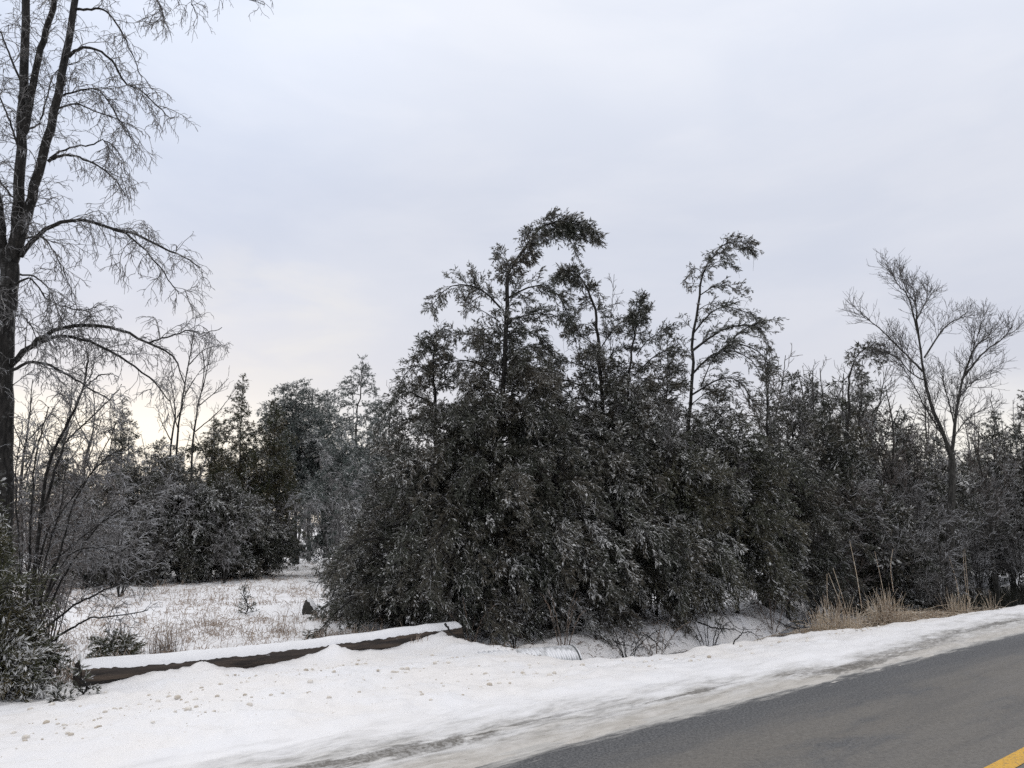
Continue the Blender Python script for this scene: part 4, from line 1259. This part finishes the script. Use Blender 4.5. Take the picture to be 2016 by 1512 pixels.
L3 = grow(p3, side_dir(tan3, .6), .25 + .3 * rng.random(len(idx3)), 3, .1, .15)
e3 = ev[idx[idx3]]
tubes(fw, L3[~e3], np.full((int((~e3).sum()), 1), .010) * np.linspace(1, .6, 3)[None], 3)
pe = np.repeat(L3[e3][:, 0], 3, 0) + rng.normal(size=(int(e3.sum()) * 3, 3)) * .05
diamonds(fl, pe, nrm(np.repeat(tan3[e3], 3, 0) + rng.normal(size=pe.shape) * .5), .24, .10)
far_o = tag(fw.build('far_wood', M_TWIGL), 'far wood of grey bare trees and evergreens closing the view behind the clearing', 'wood', kind='stuff')
fl.build('far_foliage', M_JUN, far_o)['kind'] = 'stuff'

# ------------------------------------------------------------------ grass, weeds, reeds
def blades(mb, p, h, bend, wd, k=4):
    n = len(p)
    a_ = rng.random(n) * 2 * np.pi
    d = np.stack([np.cos(a_) * bend, np.sin(a_) * bend, np.ones(n)], 1)
    tubes(mb, grow(p, d, h, k, .9 * bend, .06), wd[:, None] * np.linspace(1, .4, k)[None], 3)


rng = np.random.default_rng(5)
n = 60000
az = np.radians(rng.uniform(-38, 6, n)); dd = 9.5 + 34 * rng.random(n) ** 1.7
gx2, gy2 = np.sin(az) * dd, np.cos(az) * dd
s_, u_ = gx2 * DS[0] + gy2 * DS[1], gx2 * DU[0] + gy2 * DU[1]
den = sm(fbm(gx2 * .75, gy2 * .75, 61), .47, .62) * .8 + sm(fbm(gx2 * 3, gy2 * 3, 62), .55, .7) * .35 + .02
dl = (gx2 - LOG0[0]) * LOGN[0] + (gy2 - LOG0[1]) * LOGN[1]
ok = (dl < -.22) & (rng.random(n) < den) & ~((s_ > 6.4) & (u_ < 11.5))
p = np.stack([gx2, gy2, terrain(gx2, gy2) - .02], 1)[ok]
mb = MB()
blades(mb, p, .07 + .24 * rng.random(len(p)) ** 1.6, .2 + .8 * rng.random(len(p)), .0028 + .00018 * np.hypot(p[:, 0], p[:, 1]) * (.7 + .6 * rng.random(len(p))))
tag(mb.build('dry_grass', M_GRASS), 'frosted tan grass poking through the snow of the rough field', 'grass', kind='stuff')


def clump(name, label, base, nbl, rad_, h, material, cat, group=None, stalks=(), seed=0, bend=.5, wd=.005, fallen=0, stem=.006):
    global rng
    rng = np.random.default_rng(3000 + seed)
    base = np.asarray(base, float)
    root = empty(name, tuple(base), label, cat, group)
    q = rng.normal(size=(nbl, 2)) * rad_ * .5
    p = np.stack([base[0] + q[:, 0], base[1] + q[:, 1] * .6, np.zeros(nbl)], 1)
    p[:, 2] = np.minimum(terrain(p[:, 0], p[:, 1]), base[2] + .05) - .02
    mb = MB()
    blades(mb, p, h * (.30 + .85 * rng.random(nbl)) * np.exp(-.9 * (q ** 2).sum(1) / rad_ ** 2), bend * rng.random(nbl) ** 1.5, wd * (.6 + .8 * rng.random(nbl)), 5)
    if fallen:
        q = rng.normal(size=(fallen, 2)) * rad_ * .6
        p = np.stack([base[0] + q[:, 0], base[1] + q[:, 1] * .6, base[2] + .05 + .25 * rng.random(fallen)], 1)
        d = np.stack([rng.normal(size=fallen), rng.normal(size=fallen) * .5, -.25 + .3 * rng.random(fallen)], 1)
        tubes(mb, grow(p, d, .4 + .6 * rng.random(fallen), 4, .1, .05), np.full((fallen, 1), wd) * np.linspace(1, .6, 4)[None], 3)
    mb.build('leaves', material, root, origin=base)
    for a_, b_ in stalks:
        mb = MB()
        c_ = (np.asarray(a_) + np.asarray(b_)) / 2 + rng.normal(size=3) * .02
        tubes(mb, spline([a_, c_, b_], 8)[None], (stem * np.linspace(1.1, .55, 8))[None], 5)
        mb.build('stalk', M_STRAW, root, origin=base, smooth=True)
    return root


RG = 'clumps of dry tan reeds along the ditch'
def zb(px, Y):
    g_ = gbase(px, Y); g_[2] = max(g_[2], -.42); return g_
for px, Y, nb_, rd, h, lab, sd, stk, fa in [
    (1648, 14.0, 620, .60, .78, 'wide clump of dry reeds nearest the frozen ditch, four tall stalks leaning out of it', 1,
     [((1634, 1215), (1628, 1130)), ((1666, 1215), (1631, 1128)), ((1671, 1220), (1640, 1118)), ((1697, 1200), (1673, 1065))], 60),
    (1748, 15.3, 520, .50, .80, 'dense upright clump of dry reeds in the middle of the row', 2, [((1746, 1205), (1722, 1085)), ((1759, 1165), (1758, 1080))], 40),
    (1822, 16.4, 260, .60, .40, 'low flattened clump of broken dry reeds left of the forked grey trunk', 3, [], 110),
    (1890, 16.7, 380, .40, .70, 'clump of dry reeds in front of the forked grey trunk by the pond', 4, [((1888, 1170), (1868, 1095)), ((1910, 1200), (1899, 1080)), ((1905, 1180), (1896, 1085))], 60),
    (1956, 17.6, 110, .22, .62, 'thin clump of dry reeds standing at the edge of the dark pond', 5, [], 6),
    (1557, 13.6, 70, .16, .36, 'small tuft of dry reeds on the frozen ditch', 6, [], 3)]:
    clump('reed_clump', lab, zb(px, Y), int(nb_ * 1.6), rd, h * 1.15, M_STRAW, 'reeds', RG, [(P(*a_, Y), P(*b_, Y)) for a_, b_ in stk], sd, .85, .0062, fa * 3, .0072)
WG = 'dead weeds beside the log'
for px, Y, nb_, rd, h, lab, sd, stk in [
    (320, 11.2, 240, .32, .62, 'reddish brown tuft of dead weeds behind the log, taller than the grass around it', 11, [((330, 1260), (329, 1195))]),
    (632, 12.6, 120, .22, .34, 'dark brown weed tuft behind the right half of the log', 12, []),
    (250, 10.8, 160, .35, .40, 'tan tuft of dead grass behind the left half of the log', 13, []),
    (497, 10.05, 26, .07, .22, 'upright dry weed stem with a tuft at its foot in front of the log middle', 14, [((499, 1290), (500, 1225))]),
    (195, 8.55, 34, .16, .20, 'few thin dry stems in front of the left part of the log', 15, []),
    (275, 9.0, 22, .12, .20, 'sparse dry stems in front of the log where the snow bank rises', 16, []),
    (700, 11.0, 20, .10, .22, 'sparse dry stems in front of the right half of the log', 17, [((720, 1280), (735, 1235))]),
    (820, 11.3, 24, .16, .20, 'two or three dry stems near the right end of the log', 18, []),
    (985, 11.6, 130, .38, .20, 'fringe of tan grass right of the log end on the snow mound', 19, []),
    (1070, 11.0, 110, .30, .22, 'fringe of tan grass above the corrugated pipe', 20, []),
    (1190, 10.9, 60, .20, .26, 'dark dead leaves and stems right of the corrugated pipe', 21, []),
    (560, 13.8, 90, .30, .30, 'faint tuft of frosted weeds in the field left of the dark weed tuft', 22, []),
    (420, 14.5, 120, .40, .30, 'broad patch of frosted weeds in the middle of the field', 23, [])]:
    clump('weed_clump', lab, gbase(px, Y), nb_, rd, h, M_WEED if sd in (11, 12, 21) else M_GRASS, 'weeds', WG, [(P(*a_, Y), P(*b_, Y)) for a_, b_ in stk], sd, .5, .0035, 0, .0045)
# branches lying about
def stick(label, pts, r, material=M_BARK, group='fallen twigs and branches', **kw):
    return bare('fallen_branch', label, [(pts, r, r * .3, 1.0)], group=group, cat='branch', twig=M_TWIG, bark=material, a2=.16, l2=(.18, .1), a3=.08, l3=(.05, .06), a4=0, droop=.2, r2=.006, r3=.004, **kw)


stick('broken dark branch leaning across the right end of the log', [P(876, 1228, 11.6), P(884, 1240, 11.55), P(896, 1252, 11.5), P(902, 1256, 11.45)], .018, seed=201)
stick('pale fallen branch lying above the corrugated pipe', [P(1078, 1254, 12.2), P(1108, 1244, 12.2), P(1140, 1236, 12.2), P(1160, 1234, 12.3)], .020, M_ELM, seed=202)
stick('twig arching out of the snow over the frozen ditch', [P(1444, 1268, 10.6), P(1458, 1250, 10.7), P(1478, 1244, 10.8), P(1500, 1262, 10.8)], .010, seed=203)
stick('thin tan branch stretched over the frozen ditch below the thicket', [P(1420, 1200, 13.2), P(1450, 1235, 12.8), P(1490, 1240, 12.4)], .008, seed=204)
stick('dark twig lying on the snow bank right of the corrugated pipe', [P(1272, 1250, 11.6), P(1288, 1262, 11.5), P(1302, 1280, 11.3)], .014, seed=205)
stick('bent dry twig lying along the log face near its middle', [P(562, 1292, 10.15), P(590, 1276, 10.2), P(618, 1268, 10.3)], .008, M_ELM, seed=206)

stick('snow dusted branch lying down the far bank below the olive juniper', [P(1375, 1225, 13.6), P(1405, 1236, 13.2), P(1440, 1238, 13.0), P(1462, 1246, 12.9)], .016, M_ELM, seed=207)
stick('crooked dark branch fallen onto the ditch ice near the reeds', [P(1530, 1222, 13.6), P(1560, 1236, 13.2), P(1590, 1234, 13.2)], .013, seed=208)
stick('short dark branch stuck in the snow bank between pipe and bramble', [P(1205, 1258, 11.8), P(1222, 1268, 11.7), P(1248, 1272, 11.6)], .013, seed=209)

# low brambles under the thicket
for i_, (px, Y, h, lab) in enumerate([(1010, 12.2, .9, 'thin dark bramble under the tallest juniper'), (1110, 12.0, .8, 'bramble with arching stems above the corrugated pipe'), (1235, 12.0, .7, 'bramble on the snow bank right of the pipe'),
                                      (1290, 12.3, .7, 'bramble left of the thick dark trunk by the ditch'), (1395, 13.2, .8, 'bramble right of the thick dark trunk by the ditch'), (1520, 15.0, .9, 'bramble on the far bank below the olive juniper'),
                                      (1585, 15.6, 1.0, 'bramble on the far bank left of the reeds'), (925, 12.3, .8, 'bramble just behind the right end of the log')]):
    shrub('bramble', lab, gbase(px, Y), 8, h, .55, group='brambles under the junipers', seed=240 + i_, a2=.10, l2=(.25, .2), a3=.08, l3=(.06, .1), a4=0, droop=.6, wig=.16, r2=.005, r3=.004, r0=.008, bark=M_WEED if i_ % 2 else M_BARK, twig=M_TWIG)

# ------------------------------------------------------------------ culvert pipe
b0 = P(1062, 1290, 11.0)
b0[2] = -.345
proot = tag(bpy.data.objects.new('culvert_pipe', None), 'grey corrugated metal pipe end dusted with snow, sticking out below the snow mound', 'pipe')
COL.objects.link(proot)
proot.location = b0
proot.rotation_euler = (0, 0, R(24))
mb = MB()
K, sd_ = 120, 32
xs_ = np.linspace(-.9, .50, K)
th_ = np.arange(sd_) * 2 * np.pi / sd_
rr_ = .30 + .013 * np.sin(xs_ * 2 * np.pi / .075)
for r_off in (0.0, -.012):
    v = np.stack([np.broadcast_to(xs_[:, None], (K, sd_)), (rr_[:, None] + r_off) * np.cos(th_), (rr_[:, None] + r_off) * np.sin(th_)], -1)
    k = np.arange((K - 1) * sd_)
    a_, c_ = k // sd_, k % sd_
    mb.add(v, np.stack([a_ * sd_ + c_, a_ * sd_ + (c_ + 1) % sd_, (a_ + 1) * sd_ + (c_ + 1) % sd_, (a_ + 1) * sd_ + c_], 1))
mb.build('corrugated_wall', M_PIPE, proot, smooth=True)
mb = MB()
k = np.arange(sd_)
ring = np.concatenate([np.stack([np.full(sd_, .502), .315 * np.cos(th_), .315 * np.sin(th_)], 1), np.stack([np.full(sd_, .502), .27 * np.cos(th_), .27 * np.sin(th_)], 1), np.stack([np.full(sd_, .520), .315 * np.cos(th_), .315 * np.sin(th_)], 1), np.stack([np.full(sd_, .520), .27 * np.cos(th_), .27 * np.sin(th_)], 1)])
k2 = (k + 1) % sd_
for a_, b_ in ((0, 1), (2, 3), (0, 2), (1, 3)):
    mb.add(ring, np.stack([a_ * sd_ + k, a_ * sd_ + k2, b_ * sd_ + k2, b_ * sd_ + k], 1))
mb.build('rim', M_PIPE, proot, smooth=False)

# ------------------------------------------------------------------ boulder with snow on one side
def lump(n=10):
    g_ = np.linspace(-1, 1, n)
    vs, fs, o_ = [], [], 0
    for ax in range(3):
        for sg in (-1, 1):
            U, V = np.meshgrid(g_, g_)
            q = np.zeros((n, n, 3))
            q[..., ax], q[..., (ax + 1) % 3], q[..., (ax + 2) % 3] = sg, U * sg, V
            vs.append(nrm(q).reshape(-1, 3))
            k = np.arange((n - 1) * (n - 1))
            a_, c_ = k // (n - 1), k % (n - 1)
            fs.append(np.stack([a_ * n + c_, a_ * n + c_ + 1, (a_ + 1) * n + c_ + 1, (a_ + 1) * n + c_], 1) + o_)
            o_ += n * n
    return np.concatenate(vs), np.concatenate(fs)


YB_ = 16.6
bb = gbase(612, YB_)
broot = empty('boulder', tuple(bb), 'dark angular boulder with snow on its sloping side, in the field left of the thicket', 'boulder')
broot.scale = (.78, .78, .72)
lv, lf = lump(12)
def boulder_shape(e):
    q = lv * (np.array([.25, .20, .28]) + e)
    tq = np.clip((q[:, 2] + .28) / .56, 0, 1)
    q[:, 0] = -.20 + (q[:, 0] + .20) * (1 - .55 * tq)
    q[:, 1] = q[:, 1] * (1 - .5 * tq)
    q = q * (1 + .28 * (fbm(lv[:, 0:1] * 2 + 5, lv[:, 1:2] * 2 + lv[:, 2:3] * 1.7, 91) - .5))
    q[:, 1] = np.maximum(q[:, 1], -.11)
    return q


q = boulder_shape(0)
mb = MB(); mb.add(q + [0, 0, .12], lf)
mb.build('rock', M_ROCK, broot, smooth=True)
q2 = q + lv * np.array([1, .5, 1]) * .04 * np.where((lv[:, 0:1] > -.1) & (lv[:, 2:3] > -.2), 1, -1.2)
mb = MB()
mb.add(q2 + [.012, .05, .135], lf)
mb.build('snow_patch', M_FSNOW, broot, smooth=True)

# dead twigs, leaves and needles scattered over the ditch bank and under the thicket
rng = np.random.default_rng(21)
n = 10000
S = rng.uniform(6.8, 17, n); U = rng.uniform(7.0, 11.5, n)
d_ = sm(fbm(S * 1.6, U * 1.6, 81), .44, .62)
ok = (rng.random(n) < d_ * .9 + .1) & (U > 7.6 - .05 * (S - 7))
S, U = S[ok], U[ok]
lx, ly = S * DS[0] + U * DU[0], S * DS[1] + U * DU[1]
p = np.stack([lx, ly, np.maximum(terrain(lx, ly), -.385) + .004], 1)
mb = MB()
blades(mb, p, .05 + .22 * rng.random(len(p)) ** 2.5, .6 + 1.6 * rng.random(len(p)), .003 + .003 * rng.random(len(p)))
tag(mb.build('bank_litter', M_WEED), 'dead twigs and leaves littering the snow of the ditch bank', 'litter', kind='stuff')

# ------------------------------------------------------------------ crumbs of dirty snow thrown on the pull-off
rng = np.random.default_rng(8)
n = 4200
S = rng.uniform(-2.5, 18, n); U = 5.9 + 3.6 * rng.random(n) ** 1.1
lim = np.where(S < 6.4, 9.0, 6.7 - .07 * (S - 7.4))
ok = (U < lim) & (rng.random(n) < .25 + .9 * sm(fbm(S * .9, U * 1.4, 71), .42, .62)) & (U > np.interp(S, [2, 7.6, 14], [6.3, 5.6, 5.2]))
S, U = S[ok], U[ok]
cx_, cy_ = S * DS[0] + U * DU[0], S * DS[1] + U * DU[1]
cz_ = terrain(cx_, cy_)
lv, lf = lump(3)
mb = MB()
for x_, y_, z_ in zip(cx_, cy_, cz_):
    sz = .005 + .026 * rng.random() ** 5
    q = lv * np.array([1, .8 + .4 * rng.random(), .65]) * sz * (1 + .5 * (fbm(lv[:, 0] * 1.7 + x_ * 31, lv[:, 1] * 1.7 + lv[:, 2] * 1.3 + y_ * 17, 4, 2) - .5))[:, None]
    mb.add(q + [x_, y_, z_ + sz * .15], lf)
tag(mb.build('snow_crumbs', M_CRUMB, smooth=True), 'beige crumbs of dirty snow thrown over the pull-off', 'snow crumbs', kind='stuff')
